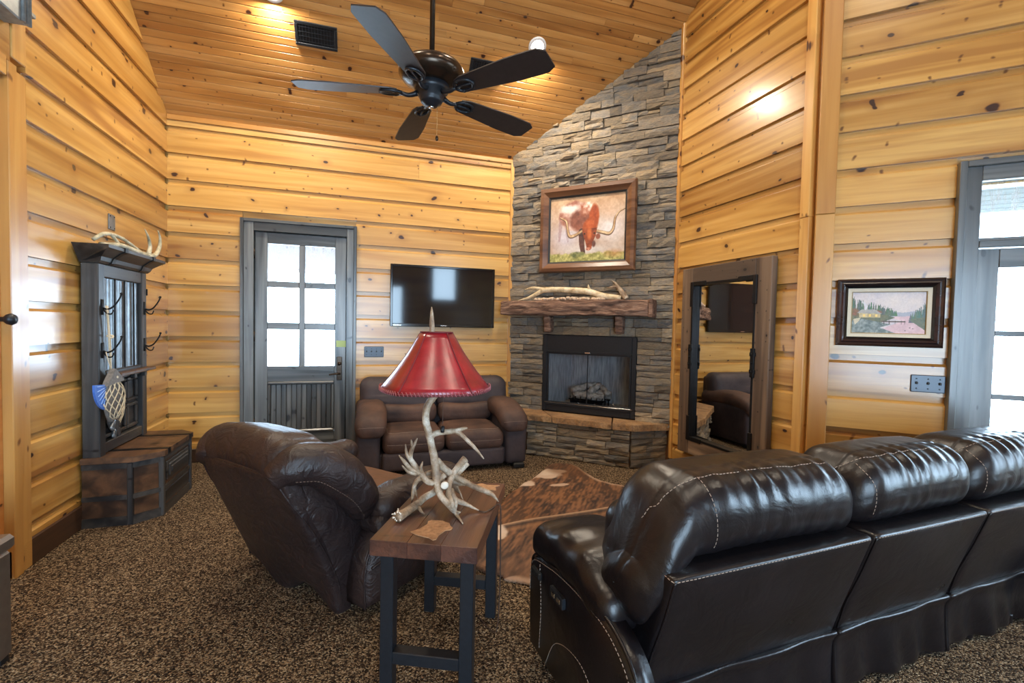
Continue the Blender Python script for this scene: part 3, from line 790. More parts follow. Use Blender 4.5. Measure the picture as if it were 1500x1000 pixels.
for i in range(2):
    a = fx0+.05+i*(fx1-fx0-.1)/2; b = a+(fx1-fx0-.1)/2
    tA, tB = (.018, .004) if i == 0 else (.004, .018)
    d = fb('glass_door', [((a, -.012, .53), (a+tA, .004, 1.076)), ((b-tB, -.012, .53), (b, .004, 1.076)), ((a+tA, -.012, .53), (b-tB, .004, .545)), ((a+tA, -.012, 1.06), (b-tB, .004, 1.076))], 'black_metal', .001)
    mobj('glass_pane', *boxvf((a+tA, -.006, .545), (b-tB, -.002, 1.06)), 'fire_glass', d)
fb('maker_plate', [((.90, -.034, 1.079), (.955, -.030, 1.090))], 'chrome', .001)
# liner: back narrower than the front
bx0, bx1, dp = fx0+.16, fx1-.16, .46
V = [(fx0+.04, .05, .50), (fx1-.04, .05, .50), (bx1, dp, .50), (bx0, dp, .50), (fx0+.04, .05, 1.09), (fx1-.04, .05, 1.09), (bx1, dp, 1.09), (bx0, dp, 1.09)]
fb('outer_box', [((fx0-.02, .50, .43), (fx1+.02, .53, 1.29)), ((fx0-.03, .03, .43), (fx0-.005, .53, 1.29)), ((fx1+.005, .03, .43), (fx1+.03, .53, 1.29)), ((fx0-.03, .03, 1.275), (fx1+.03, .53, 1.30)), ((fx0-.03, .03, .40), (fx1+.03, .53, .435))], 'black', 0)
mobj('firebrick_liner', V, [(0, 4, 7, 3), (3, 7, 6, 2), (2, 6, 5, 1)], 'firebrick', FI)
mobj('liner_floor', V[:4], [(0, 3, 2, 1)], 'log', FI); mobj('liner_top', V[4:], [(0, 1, 2, 3)], 'black', FI)
m = MB()
for i in range(7): x = .70+i*.06; m.tube([(x, .11, .60), (x, .10, .565), (x, .30, .565)], .007, 6)
m.tube([(.68, .13, .565), (1.10, .13, .565)], .008, 6); m.tube([(.68, .28, .565), (1.10, .28, .565)], .008, 6)
for x in (.70, 1.08):
    for y in (.13, .28): m.tube([(x, y, .565), (x, y, .50)], .008, 6)
m.build('grate', 'iron', FI, True)
fb('burner_box', [((.70, .10, .505), (1.06, .25, .555))], 'gloss_black', .006)
r = np.random.RandomState(4)
for (a, b, rad) in (((.66, .27, .62), (1.12, .26, .625), .05), ((.72, .17, .61), (1.06, .155, .60), .042), ((.70, .15, .66), (.93, .29, .72), .036), ((.90, .14, .64), (.98, .30, .73), .036), ((1.0, .28, .70), (1.12, .16, .64), .032)):
    a, b = np.array(a), np.array(b); pts = [a+(b-a)*t+r.uniform(-.006, .006, 3) for t in np.linspace(0, 1, 7)]
    m = MB(); m.tube(pts, [rad*x for x in (.85, 1, 1.05, .95, 1.02, 1, .85)], 10, 0, True, jag=.25); m.build('ceramic_log', 'log', FI, True)
m = MB(); m.tube([(1.16, .14, .505), (1.20, .12, .53), (1.17, .10, .56), (1.23, .1, .51), (1.3, .1, .507)], .006, 6, 4); m.build('gas_line', 'chrome', FI, True)
for x in (.80, .98): m = MB(); m.tube([(x, .10, .53), (x, .088, .53)], .01, 10); m.build('control_knob', 'chrome', FI, True)

# ------------------------------------------------------------------ mantel
MA = thing('bark_mantel', 'rough bark-faced log mantel shelf on two brackets over the fireplace', 'mantel'); MA.matrix_world = FF_
ms0, ms1, mz0, mz1, md = -.02, 1.58, 1.47, 1.625, .20
V, F = rbox(((ms1-ms0)/2, md/2, (mz1-mz0)/2), .02, m=60, k=3)
wv = waves(3, 18, 25, 80); Vs = V*np.array((.25, 1.6, 1.6)); q = wv(Vs+.5)+.6*waves(8, 18, 60, 150)(Vs)
front_mask = np.clip((-V[:, 1]-.02)/.04, 0, 1)
V2 = V.copy(); V2[:, 1] -= q*.055*front_mask; V2[:, 2] += q*.020*front_mask*np.sign(V[:, 2])
V2 += np.array(((ms0+ms1)/2, -md/2+.005-.02, (mz0+mz1)/2))
mobj('log_beam', V2, F, 'bark', MA, True)
mobj('end_cap', *boxvf((ms1-.005, -.22, mz0-.012), (ms1+.035, -.01, mz1+.008), .006), 'bark', MA)
for s in (.50, 1.27):
    V, F = rbox((.04, .08, .09), .02, m=8, k=2)
    V[:, 1] *= 1-.55*np.clip((.09-V[:, 2])/.18, 0, 1); V[:, 1] += .02; V += np.array((s, -.085, mz0-.09)); V[:, 1] = np.minimum(V[:, 1], -.01)
    mobj('bracket', V, F, 'bark', MA, True)

# ------------------------------------------------------------------ antlers as things
def antler(name, label, mat, beams, parent=None, group=None, frame=None, jag=.08):
    m = MB()
    for P, R in beams: m.tube(P, R, 10, 5, True, jag=jag)
    o = m.build(name, mat, parent, True)
    if frame is not None: o.matrix_world = frame
    if label: tag(o, label, 'antler', group)
    return o
mt = mz1+.0
antler('shed_antler', 'pale forked deer antler lying along the bark mantel', 'antler_pale', [
    ([(1.28, -.10, mt+.02), (1.10, -.10, mt+.05), (.93, -.10, mt+.095), (.70, -.10, mt+.115), (.52, -.10, mt+.12), (.42, -.10, mt+.115)], [.030, .031, .034, .029, .029, .030]),
    ([(.47, -.10, mt+.12), (.38, -.10, mt+.135), (.30, -.10, mt+.14), (.22, -.10, mt+.125)], [.024, .019, .015, .003]),
    ([(.45, -.10, mt+.12), (.36, -.10, mt+.075), (.27, -.10, mt+.035), (.14, -.10, mt+.005)], [.026, .022, .016, .003]),
    ([(.96, -.10, mt+.10), (.95, -.11, mt+.13), (.945, -.11, mt+.165)], [.02, .014, .004])], frame=FF_)
antler('small_antler', 'small grey knobbly antler standing at the right end of the mantel', 'antler', [
    ([(1.33, -.08, mt+.015), (1.30, -.08, mt+.06), (1.255, -.08, mt+.12), (1.215, -.08, mt+.15)], [.030, .027, .022, .010]),
    ([(1.25, -.08, mt+.12), (1.22, -.08, mt+.17), (1.18, -.08, mt+.20)], [.018, .012, .003]),
    ([(1.23, -.08, mt+.14), (1.18, -.09, mt+.135), (1.14, -.09, mt+.13)], [.012, .009, .003])], frame=FF_, jag=.3)
m = MB(); rr = np.random.RandomState(9)
for i in range(130):
    x = rr.uniform(.38, 1.12); y = rr.uniform(-.18, -.03); s = rr.uniform(.015, .027)
    V, F = lathevf([(0, -s*.7), (s*.8, -s*.45), (s, 0), (s*.75, s*.5), (0, s*.7)], 6, (x, y, mt+s*.55+rr.uniform(0, .018)*(1-abs(x-.74)/.36)))
    m.add(V, F)
peb = m.build('pebbles', plain('pale_pebbles', L3(196, 170, 144), .7, 0, .4, 60, .3), None, True); peb.matrix_world = FF_
tag(peb, 'heap of pale pink pebbles along the bark mantel', 'pebbles', None, 'stuff')

# ------------------------------------------------------------------ painted pictures
def npnoise(h, w_, sc, seed, octs=4):
    r = np.random.RandomState(seed); out = np.zeros((h, w_)); amp = 1; tot = 0
    for o in range(octs):
        gh, gw = int(sc*2**o)+2, int(sc*2**o*w_/h)+2; g = r.rand(gh, gw)
        y = np.linspace(0, gh-1.001, h); x = np.linspace(0, gw-1.001, w_); yi = y.astype(int); xi = x.astype(int)
        fy = (y-yi)[:, None]; fx = (x-xi)[None]; fy = fy*fy*(3-2*fy); fx = fx*fx*(3-2*fx)
        a = g[yi][:, xi]; b = g[yi][:, xi+1]; c = g[yi+1][:, xi]; d = g[yi+1][:, xi+1]
        out += amp*((a*(1-fx)+b*fx)*(1-fy)+(c*(1-fx)+d*fx)*fy); tot += amp; amp *= .55
    return out/tot
class Canvas:
    def __init__(s, w_, h): s.w, s.h = w_, h; s.a = np.zeros((h, w_, 3)); s.y, s.x = np.mgrid[0:h, 0:w_]; s.x = (s.x+.5)/w_; s.y = (s.y+.5)/h; s.sd = 1
    def col(s, mask, c, c2=None, n=6):
        s.sd += 1; c = np.array(c, float)
        if c2 is not None:
            t = np.clip((npnoise(s.h, s.w, n, s.sd)-.3)/.4, 0, 1)[..., None]; c = c*(1-t)+np.array(c2, float)*t
        m_ = np.clip(mask, 0, 1)[..., None]; s.a = s.a*(1-m_)+c*m_
    def ell(s, cx, cy, rx, ry, soft=.15, wob=0.):
        d = np.sqrt(((s.x-cx)/rx)**2+((s.y-cy)/ry)**2)
        if wob: s.sd += 1; d = d+(npnoise(s.h, s.w, 9, s.sd)-.5)*wob
        return np.clip((1-d)/soft, 0, 1)
    def poly(s, P):
        inside = np.zeros((s.h, s.w), bool); n = len(P)
        for i in range(n):
            x1, y1 = P[i]; x2, y2 = P[(i+1) % n]
            if y1 == y2: continue
            c = ((y1 > s.y) != (y2 > s.y)) & (s.x < (x2-x1)*(s.y-y1)/(y2-y1)+x1); inside ^= c
        return inside.astype(float)
    def line(s, P, R):
        P = catmull(np.array([(p[0], p[1], r_) for p, r_ in zip(P, R)]), 10); asp = s.w/s.h; m_ = np.zeros((s.h, s.w))
        for x, y, r_ in P: m_ = np.maximum(m_, np.clip((r_-np.hypot((s.x-x), (s.y-y)/asp))/.004+.5, 0, 1))
        return m_
    def plane(s, name, W_, H_, parent, mtx):
        h, w_ = s.h, s.w; X, Z = np.meshgrid(np.linspace(0, W_, w_+1), np.linspace(H_, 0, h+1)); V = np.stack([X.ravel(), np.zeros(X.size), Z.ravel()], 1)
        i = np.arange(h*w_); yy, xx = i//w_, i % w_; a = yy*(w_+1)+xx; F = np.stack([a, a+w_+1, a+w_+2, a+1], 1)
        me = bpy.data.meshes.new(name); me.from_pydata(V.tolist(), [], F.tolist()); at = me.color_attributes.new('col', 'FLOAT_COLOR', 'CORNER')
        c = np.clip(s.a.reshape(-1, 3), 0, 255)/255.; c = np.where(c <= .04045, c/12.92, ((c+.055)/1.055)**2.4); c = np.repeat(np.hstack([c, np.ones((len(c), 1))]), 4, axis=0)
        at.data.foreach_set('color', c.ravel().astype(np.float32)); me.materials.append(M['paint'])
        o = bpy.data.objects.new(name, me); lnk(o, parent); o.matrix_local = mtx; return o
def longhorn():
    c = Canvas(190, 150); one = np.ones((c.h, c.w))
    c.col(one, (196, 176, 160), (170, 140, 120), 3)
    c.col(np.clip((.35-c.y)/.3, 0, 1)*.8, (168, 128, 92), (196, 164, 128), 5)
    c.col(c.ell(.22, .62, .28, .3, .8), (196, 188, 196)); c.col(c.ell(.80, .52, .26, .30, .8), (214, 206, 204)); c.col(c.ell(.5, .82, .5, .12, .9), (206, 200, 196))
    c.col(c.ell(.80, .25, .2, .2, .9)*.7, (202, 168, 142))
    # body
    c.col(c.line([(.15, .30), (.14, .5), (.13, .66)], [.03, .022, .014])*.6, (150, 122, 126)); c.col(c.line([(.22, .4), (.24, .58), (.25, .68)], [.03, .02, .012])*.45, (150, 130, 136))
    c.col(c.ell(.34, .29, .23, .24, .12, .2), (206, 178, 166), (150, 98, 84), 7)
    c.col(c.ell(.42, .36, .16, .22, .25, .3), (140, 84, 66), (104, 62, 54), 7)
    c.col(c.ell(.27, .18, .16, .08, .5, .6), (228, 212, 204)); c.col(c.ell(.50, .18, .09, .10, .3, .8), (238, 226, 214), (150, 80, 56), 9)
    c.col(c.line([(.44, .55), (.44, .72), (.46, .86)], [.045, .035, .03]), (92, 58, 52), (60, 44, 44), 8)
    c.col(c.ell(.60, .33, .075, .22, .25, .2), (176, 80, 36), (140, 62, 34), 8)
    c.col(c.ell(.54, .50, .10, .18, .2, .2), (140, 66, 38), (176, 84, 44), 8)
    # horns
    for P in ([(.44, .54), (.34, .60), (.27, .60), (.24, .48), (.22, .37), (.14, .31)], [(.63, .55), (.72, .58), (.80, .60), (.85, .53), (.87, .38), (.92, .29), (.99, .25)]):
        R = [.018, .022, .022, .018, .015, .010, .006][:len(P)]; c.col(c.line(P, R), (96, 72, 58)); c.col(c.line([(x, y-.008) for x, y in P], [q*.62 for q in R]), (214, 186, 148), (170, 136, 100), 12)
    # head
    c.col(c.poly([(.44, .50), (.64, .50), (.625, .62), (.585, .72), (.57, .82), (.51, .82), (.49, .70), (.455, .6)]), (150, 72, 42), (112, 52, 34), 9)
    c.col(c.ell(.54, .58, .04, .12, .5), (188, 98, 54)); c.col(c.ell(.655, .63, .035, .05, .3), (134, 76, 60)); c.col(c.ell(.60, .74, .03, .06, .4), (92, 60, 56))
    c.col(c.ell(.53, .815, .042, .032, .4), (196, 128, 104)); c.col(c.ell(.515, .82, .008, .01, .3), (60, 36, 32)); c.col(c.ell(.552, .82, .008, .01, .3), (60, 36, 32))
    c.col(c.ell(.475, .58, .014, .016, .4), (44, 28, 26)); c.col(c.ell(.605, .58, .014, .016, .4), (44, 28, 26))
    g = np.clip((c.y-.86+.06*(npnoise(c.h, c.w, 14, 70)-.5))/.03, 0, 1); c.col(g, (130, 128, 70), (196, 188, 120), 26)
    c.col(c.ell(.40, .89, .14, .06, .5, .8), (84, 92, 58), (150, 150, 96), 20); c.col(c.ell(.86, .90, .16, .08, .8, .6)*.6, (178, 118, 70))
    c.a += (npnoise(c.h, c.w, 34, 99, 2)-.5)[..., None]*26
    return c
def lake():
    c = Canvas(170, 100); one = np.ones((c.h, c.w))
    c.col(one, (214, 204, 204), (196, 190, 200), 4); c.col(np.clip((.55-c.y)/.3, 0, 1)*c.ell(.6, .3, .6, .4, .8)*.5, (232, 222, 214))
    c.col(c.poly([(.35, .56), (.55, .47), (.70, .50), (.85, .46), (1, .5), (1, .60), (.35, .60)])*.7, (150, 160, 178))
    c.col(c.poly([(.50, .60), (.82, .58), (1.0, .85), (1, 1), (.3, 1), (.55, .80), (.70, .70)]), (224, 196, 200), (206, 176, 184), 6)
    r = np.random.RandomState(3)
    for i in range(60):
        x = r.uniform(-.02, .62)**1.0; top = .12+.65*max(0, x)**1.15*.85+r.uniform(-.05, .06); b = .52+.1*x; w_ = .022
        c.col(c.poly([(x, top), (x+w_, b), (x-w_, b)]), (78+r.randint(24), 100+r.randint(26), 84+r.randint(24)))
    for i in range(36):
        x = r.uniform(.80, 1.02); top = .60-.36*(x-.78)/.22+r.uniform(-.05, .05)
        c.col(c.poly([(x, top), (x+.022, .74), (x-.022, .74)]), (84+r.randint(22), 104+r.randint(24), 96+r.randint(22)))
    c.col(c.poly([(0, .50), (.5, .56), (.60, .62), (.45, .72), (.3, .80), (0, .9)]), (120, 118, 92), (92, 104, 84), 12)
    c.col(c.poly([(.78, .66), (1, .60), (1, .92)]), (96, 112, 98), (124, 124, 100), 12)
    c.col(c.ell(.05, .48, .08, .12, .5, .6), (150, 92, 74), (120, 100, 70), 12); c.col(c.ell(.36, .5, .07, .07, .5, .6), (156, 96, 78))
    c.col(c.poly([(.10, .50), (.40, .52), (.40, .62), (.11, .62)]), (206, 190, 148), (180, 164, 124), 9)      # cabin walls
    c.col(c.poly([(.07, .51), (.14, .42), (.32, .42), (.42, .53)]), (150, 150, 150), (176, 172, 166), 8)
    for x in (.16, .24, .33): c.col(c.poly([(x, .545), (x+.03, .545), (x+.03, .60), (x, .60)]), (236, 206, 120))
    c.col(c.line([(.19, .42), (.20, .34), (.17, .28), (.15, .24)], [.010, .012, .014, .01])*.8, (216, 216, 222))
    c.col(c.poly([(.0, .70), (.12, .64), (.55, .78), (.40, .86), (.62, 1), (0, 1)]), (98, 112, 112), (150, 160, 158), 16)
    c.col(c.poly([(.02, .66), (.13, .62), (.10, .72), (.05, .80)]), (206, 196, 170))
    c.col(c.poly([(.42, .70), (.74, .70), (.74, .725), (.42, .735)]), (96, 84, 76))
    for x in (.45, .52, .60, .68, .73): c.col(c.poly([(x, .69), (x+.008, .69), (x+.008, .78), (x, .78)]), (76, 66, 62))
    for x, y in ((.80, .86), (.84, .88), (.74, .93)): c.col(c.ell(x, y, .012, .012, .5), (96, 84, 84))
    c.a += (npnoise(c.h, c.w, 34, 98, 2)-.5)[..., None]*18
    return c
def frame_bar(name, parent, x0, x1, z0, z1, prof, mat):
    """mitred picture frame from a profile list of (inset, y) pairs; one mesh of four mitred bars"""
    V = []; F = []; n = len(prof)
    cor = [(x0, z0, 1, 1), (x1, z0, -1, 1), (x1, z1, -1, -1), (x0, z1, 1, -1)]
    for cx_, cz_, dx_, dz_ in cor:
        for d, y in prof: V.append((cx_+dx_*d, y, cz_+dz_*d))
    for i in range(4):
        j = (i+1) % 4
        for k in range(n): l = (k+1) % n; F.append((i*n+k, j*n+k, j*n+l, i*n+l))
    o = mobj(name, V, F, mat, parent); fix_normals(o); return o
LP = thing('longhorn_painting', 'painting of a grazing longhorn in a burnished brown frame on the stone', 'painting'); LP.matrix_world = FF_ @ Matrix.Translation((0, -.058, 0))
px0, px1, pz0, pz1 = .385, 1.408, 1.925, 2.815
frame_bar('frame', LP, px0, px1, pz0, pz1, [(0, 0), (0, -.035), (.012, -.055), (.045, -.06), (.085, -.035), (.098, -.03), (.098, 0)], 'frame_wood')
frame_bar('dark_lip', LP, px0+.096, px1-.096, pz0+.096, pz1-.096, [(0, 0), (0, -.032), (.016, -.026), (.016, 0)], 'black')
longhorn().plane('canvas', px1-px0-.22, pz1-pz0-.22, LP, Matrix.Translation((px0+.11, -.012, pz0+.11)))
LK = thing('lake_painting', 'small lakeside cabin painting with cream mat in dark frame', 'painting'); LK.matrix_world = FS_ @ Matrix.Translation((0, -.004, 0))
qx0, qx1, qz0, qz1 = sx(2.970), sx(3.350), 1.272, 1.697
frame_bar('outer_frame', LK, qx0, qx1, qz0, qz1, [(0, 0), (0, -.022), (.010, -.034), (.022, -.030), (.030, -.034), (.046, -.018), (.046, 0)], 'frame_dark')
frame_bar('inner_frame', LK, qx0+.044, qx1-.044, qz0+.044, qz1-.044, [(0, 0), (0, -.022), (.014, -.016), (.014, 0)], 'gloss_black')
frame_bar('mat_board', LK, qx0+.056, qx1-.056, qz0+.056, qz1-.056, [(0, 0), (0, -.014), (.026, -.010), (.026, 0)], 'linen')
frame_bar('gilt_line', LK, qx0+.080, qx1-.080, qz0+.080, qz1-.080, [(0, 0), (0, -.013), (.004, -.011), (.004, 0)], 'gilt')
lake().plane('canvas', qx1-qx0-.166, qz1-qz0-.166, LK, Matrix.Translation((qx0+.083, -.005, qz0+.083)))

# ------------------------------------------------------------------ mirror
MI = thing('standing_mirror', 'tall wall mirror framed in weathered barn wood with iron straps', 'mirror'); MI.matrix_world = FR_ @ Matrix.Translation((0, -.004, 0))
ax0, ax1, az0, az1 = .185, 1.178, .235, 1.90
fwid, fth = .145, .055
def mpart(name, x0, x1, z0, z1, y0, y1, mat, bev=.004): return tpart(name, MI, x0, x1, z0, z1, y0, y1, mat=mat, bev=bev)
mpart('frame_board', ax0, ax0+fwid, az0, az1, -fth, 0, 'barn', .006); mpart('frame_board', ax1-fwid, ax1, az0, az1, -fth, 0, 'barn', .006)
mpart('frame_board', ax0+fwid, ax1-fwid, az1-fwid, az1, -fth, 0, 'barn', .006); mpart('frame_board', ax0+fwid, ax1-fwid, az0, az0+fwid, -fth, 0, 'barn', .006)
ix0, ix1, iz0, iz1 = ax0+fwid, ax1-fwid, az0+fwid, az1-fwid
for a, b, c, e in ((ix0-.008, ix0+.012, iz0, iz1), (ix1-.012, ix1+.008, iz0, iz1), (ix0, ix1, iz0-.008, iz0+.012), (ix0, ix1, iz1-.012, iz1+.008)): mpart('iron_edge', a, b, c, e, -.058, -.01, 'iron', .002)
mobj('mirror_glass', *boxvf((ix0, -.018, iz0), (ix1, -.012, iz1)), 'mirror', MI)
def strap(pts):
    m = MB()
    for a, b in pts: m.box(a, b, .003)
    return m.build('iron_strap', 'iron', MI)
cl = .12
for X0, X1 in ((ix0-.02, ix0+.018), (ix1-.018, ix1+.02)):
    strap([((X0, -.066, iz1-.20), (X1, -.05, iz1+.02))]); strap([((X0, -.066, iz0-.02), (X1, -.05, iz0+.20))])
    s2 = strap([((X0, -.068, 1.0), (X1, -.05, 1.22)), ((X0-.008, -.066, 1.03), (X1+.008, -.052, 1.06)), ((X0-.008, -.066, 1.16), (X1+.008, -.052, 1.19))])
    for z in (1.045, 1.11, 1.175): mm = MB(); mm.tube([((X0+X1)/2, -.068, z), ((X0+X1)/2, -.076, z)], .007, 8); mm.build('rivet', 'iron', s2, True)
for Z0, Z1 in ((iz1-.018, iz1+.02), (iz0-.02, iz0+.018)):
    strap([((ix0+.018, -.064, Z0), (ix0+.17, -.05, Z1))]); strap([((ix1-.17, -.064, Z0), (ix1-.018, -.05, Z1))])

# ------------------------------------------------------------------ television
TV = thing('television', 'black flat-screen television mounted on the plank wall by the door', 'television'); TV.matrix_world = FB_ @ Matrix.Translation((0, -.045, 0))
tx0, tx1, tz0, tz1 = .283, 1.405, 1.322, 1.972
m = MB(); m.box((tx0, -.012, tz0), (tx0+.026, .02, tz1), .004); m.box((tx1-.026, -.012, tz0), (tx1, .02, tz1), .004); m.box((tx0+.026, -.012, tz1-.026), (tx1-.026, .02, tz1), .004); m.box((tx0+.026, -.012, tz0), (tx1-.026, .02, tz0+.034), .004)
m.build('bezel', 'gloss_black', TV)
mobj('screen', *boxvf((tx0+.02, -.006, tz0+.02), (tx1-.02, .012, tz1-.02)), 'tv', TV)
m = MB(); m.box((tx0+.15, .012, tz0+.08), (tx1-.15, .045, tz1-.10), .01); m.build('back_shell', 'black', TV)
m = MB(); m.box((tx0+.532, -.0135, tz0+.012), (tx0+.592, -.012, tz0+.018)); m.build('maker_badge', 'chrome', TV)
m = MB(); m.box((tx0+.03, -.0135, tz0+.012), (tx0+.11, -.012, tz0+.018)); m.build('printed_line', 'chrome', TV)

# ------------------------------------------------------------------ switches, plates
def switch(frame, x0, x1, z0, z1, n, label):
    t = thing('switch_plate', label, 'light switch'); t.matrix_world = frame @ Matrix.Translation((0, 0, 0))
    m = MB(); m.box((x0, -.010, z0), (x1, .0, z1), .005); p = m.build('cover_plate', 'switch_plate', t)
    for i in range(n):
        x = x0+(x1-x0)*(i+.5)/n; zc = (z0+z1)/2
        m = MB(); m.box((x-.006, -.022, zc-.004), (x+.006, -.01, zc+.012), .003); m.build('toggle', 'black', t)
        for dz in (-.03, .03): m = MB(); m.tube([(x, -.010, zc+dz), (x, -.0125, zc+dz)], .004, 8); m.build('screw', 'black', t, True)
    return t
switch(FB_, .03, .226, .997, 1.108, 4, 'dark four-gang light switch plate between the grey door and television')
switch(FS_, sx(3.251), sx(3.369), .997, 1.104, 3, 'dark three-gang light switch plate below the lakeside painting')
t = thing('blank_plate', 'small galvanised blank cover plate high on the left plank wall', 'cover plate'); t.matrix_world = FL_
m = MB(); m.box((4.035, -.008, 1.975), (4.125, 0, 2.085), .003); m.build('plate', 'galv', t)
for x in (4.05, 4.11):
    for z in (1.99, 2.07): m = MB(); m.tube([(x, -.008, z), (x, -.011, z)], .004, 8); m.build('screw', 'iron', t, True)

# ------------------------------------------------------------------ ceiling vents, downlights
def ceil_frame(x, y):  # local x along room, local y up the slope, z up through the ceiling
    m = mC.copy(); m.translation = Vector((x, y, ceil_z(y))); return m
for (x0, x1, ya, yb_, lab) in ((-.552, -.218, 4.315, 4.466, 'dark ceiling air vent left of the fan rod'), (.94, 1.275, 4.33, 4.48, 'dark ceiling air vent partly hidden behind a fan blade')):
    t = thing('air_vent', lab, 'vent'); t.matrix_world = ceil_frame(x0, yb_); W_ = x1-x0; H_ = (yb_-ya)/cs_
    m = MB(); b = .024
    m.box((0, 0, -.014), (W_, b, .0), .003); m.box((0, H_-b, -.014), (W_, H_, .0), .003); m.box((0, b, -.014), (b, H_-b, .0), .003); m.box((W_-b, b, -.014), (W_, H_-b, .0), .003); m.build('frame', 'black_metal', t)
    mobj('backing', *boxvf((b, b, -.002), (W_-b, H_-b, .0)), 'black', t)
    n = 12
    for i in range(n): x = b+(W_-2*b)*(i+.5)/n; mobj('slat', *boxvf((x-.003, b, -.010), (x+.003, H_-b, -.002)), 'black_metal', t)
    for i in range(4): y = b+(H_-2*b)*(i+.5)/4; mobj('cross_slat', *boxvf((b, y-.002, -.012), (W_-b, y+.002, -.010)), 'black_metal', t)
for i, (x, y) in enumerate(LIGHTS):
    if y > 1.0: fm = ceil_frame(x, y)
    else: fm = mC2.copy(); fm.translation = Vector((x, y, ceil_z(2-y)))
    names = {0: 'lit recessed ceiling downlight right of the fan', 1: 'lit recessed ceiling downlight above the left air vent, at the top edge'}
    t = thing('downlight', names.get(i, 'recessed ceiling downlight behind the viewer'), 'ceiling light', group=None if i < 2 else 'rear ceiling downlights'); t.matrix_world = fm
    V, F = lathevf([(.062, -.001), (.085, -.001), (.083, -.010), (.060, -.014), (.060, -.004)], 24); mobj('trim_ring', V, F[:-2], 'white', t, True)
    V, F = lathevf([(.058, -.006), (.045, -.012), (.001, -.014)], 20); mobj('lens', V, F, 'lens', t, True)

# ------------------------------------------------------------------ ceiling fan
FX, FY, FZ = .322, 2.40, 2.50
CF = thing('ceiling_fan', 'dark bronze five-blade ceiling fan hanging on a long rod', 'ceiling fan', (FX, FY, 0))
zc = ceil_z(FY)
m = MB(); m.tube([(0, 0, FZ+.15), (0, 0, zc-.02)], .013, 12); m.build('downrod', 'bronze', CF, True)
m = MB(); m.add(*lathevf([(.02, zc-.16), (.05, zc-.13), (.07, zc-.06), (.072, zc+.03)], 20)); m.build('canopy', 'bronze', CF, True)
m = MB(); m.add(*lathevf([(.0, .17), (.03, .17), (.05, .155), (.10, .15), (.145, .135), (.162, .11), (.160, .085), (.140, .06), (.10, .045), (.085, .04), (0, .04)][::-1], 40)); o = m.build('motor_housing', 'bronze', CF, True); o.location = (0, 0, FZ)
m = MB(); m.add(*lathevf([(.0, -.062), (.030, -.060), (.036, -.050), (.050, -.045), (.058, -.030), (.056, -.022), (.064, -.018), (.066, .002), (.082, .01), (.088, .04), (0, .04)], 32)); o = m.build('switch_housing', 'black_metal', CF, True); o.location = (0, 0, FZ)
m = MB(); m.add(*lathevf([(0, -.070), (.012, -.069), (.013, -.062), (0, -.062)], 12)); o = m.build('finial', 'chrome', CF, True); o.location = (0, 0, FZ)
def blade_mesh():
    n = 14; xs = np.linspace(.165, .655, n); V = []; F = []
    for i, x in enumerate(xs):
        t = i/(n-1); w_ = .050+.024*min(1, t*1.6)
        if t > .9: w_ *= math.sqrt(max(.05, 1-((t-.9)/.1)**2*.55))
        if t < .08: w_ *= .75+.25*t/.08
        for s, dz in ((-1, 0), (1, 0), (1, .006), (-1, .006)): V.append((x, s*w_, dz))
    for i in range(n-1):
        for k in range(4): a, b = i*4+k, i*4+(k+1) % 4; F.append((a, b, b+4, a+4))
    F.append((3, 2, 1, 0)); e = (n-1)*4; F.append((e, e+1, e+2, e+3)); return V, F
def iron_mesh():
    m = MB()
    m.tube([(.07, 0, .0), (.11, 0, -.012), (.15, 0, -.004)], [.014, .011, .010], 8, 3)
    for s in (-1, 1): m.tube([(.145, 0, -.003), (.165, s*.028, -.004), (.20, s*.036, -.004), (.235, s*.026, -.004), (.25, 0, -.004)], [.009, .008, .008, .008, .008], 6, 4)
    m.tube([(.15, 0, -.004), (.25, 0, -.004)], .007, 6)
    for x, y in ((.18, .033), (.18, -.033), (.25, 0)): m.tube([(x, y, -.012), (x, y, .0)], .007, 8)
    return np.concatenate(m.V), m.F
bv, bf = blade_mesh(); iv, iF = iron_mesh(); b0 = None
for k in range(5):
    if b0 is None:
        b = mobj('blade', bv, bf, 'blade', CF); ir = mobj('blade_iron', iv, iF, 'black_metal', b, True); b0, i0 = b, ir
    else:
        b = b0.copy(); COL.objects.link(b); ir = i0.copy(); COL.objects.link(ir); ir.parent = b; b.parent = CF
    b.matrix_local = Matrix.Translation((0, 0, FZ+.0)) @ Matrix.Rotation(math.radians([168, 240, 312, 24, 96][k]+[-6, -3, 14, 13, 1][k]*0), 4, 'Z') @ Matrix.Rotation(math.radians(-11), 4, 'X')
m = MB(); m.tube([(.03, 0, FZ-.05), (.03, 0, FZ-.20)], .0018, 5); pc = m.build('pull_chain', 'chrome', CF)
m = MB(); m.add(*lathevf([(0, -.015), (.006, -.012), (.008, 0), (.005, .010), (0, .013)], 10, (.03, 0, FZ-.212))); m.build('pull_knob', 'bronze', pc, True)

# ------------------------------------------------------------------ hall tree
HT = thing('hall_tree', 'dark distressed hall tree with corrugated metal panel, coat hooks and storage bench', 'hall tree', (XL+.01, 3.66, 0), PI/2)
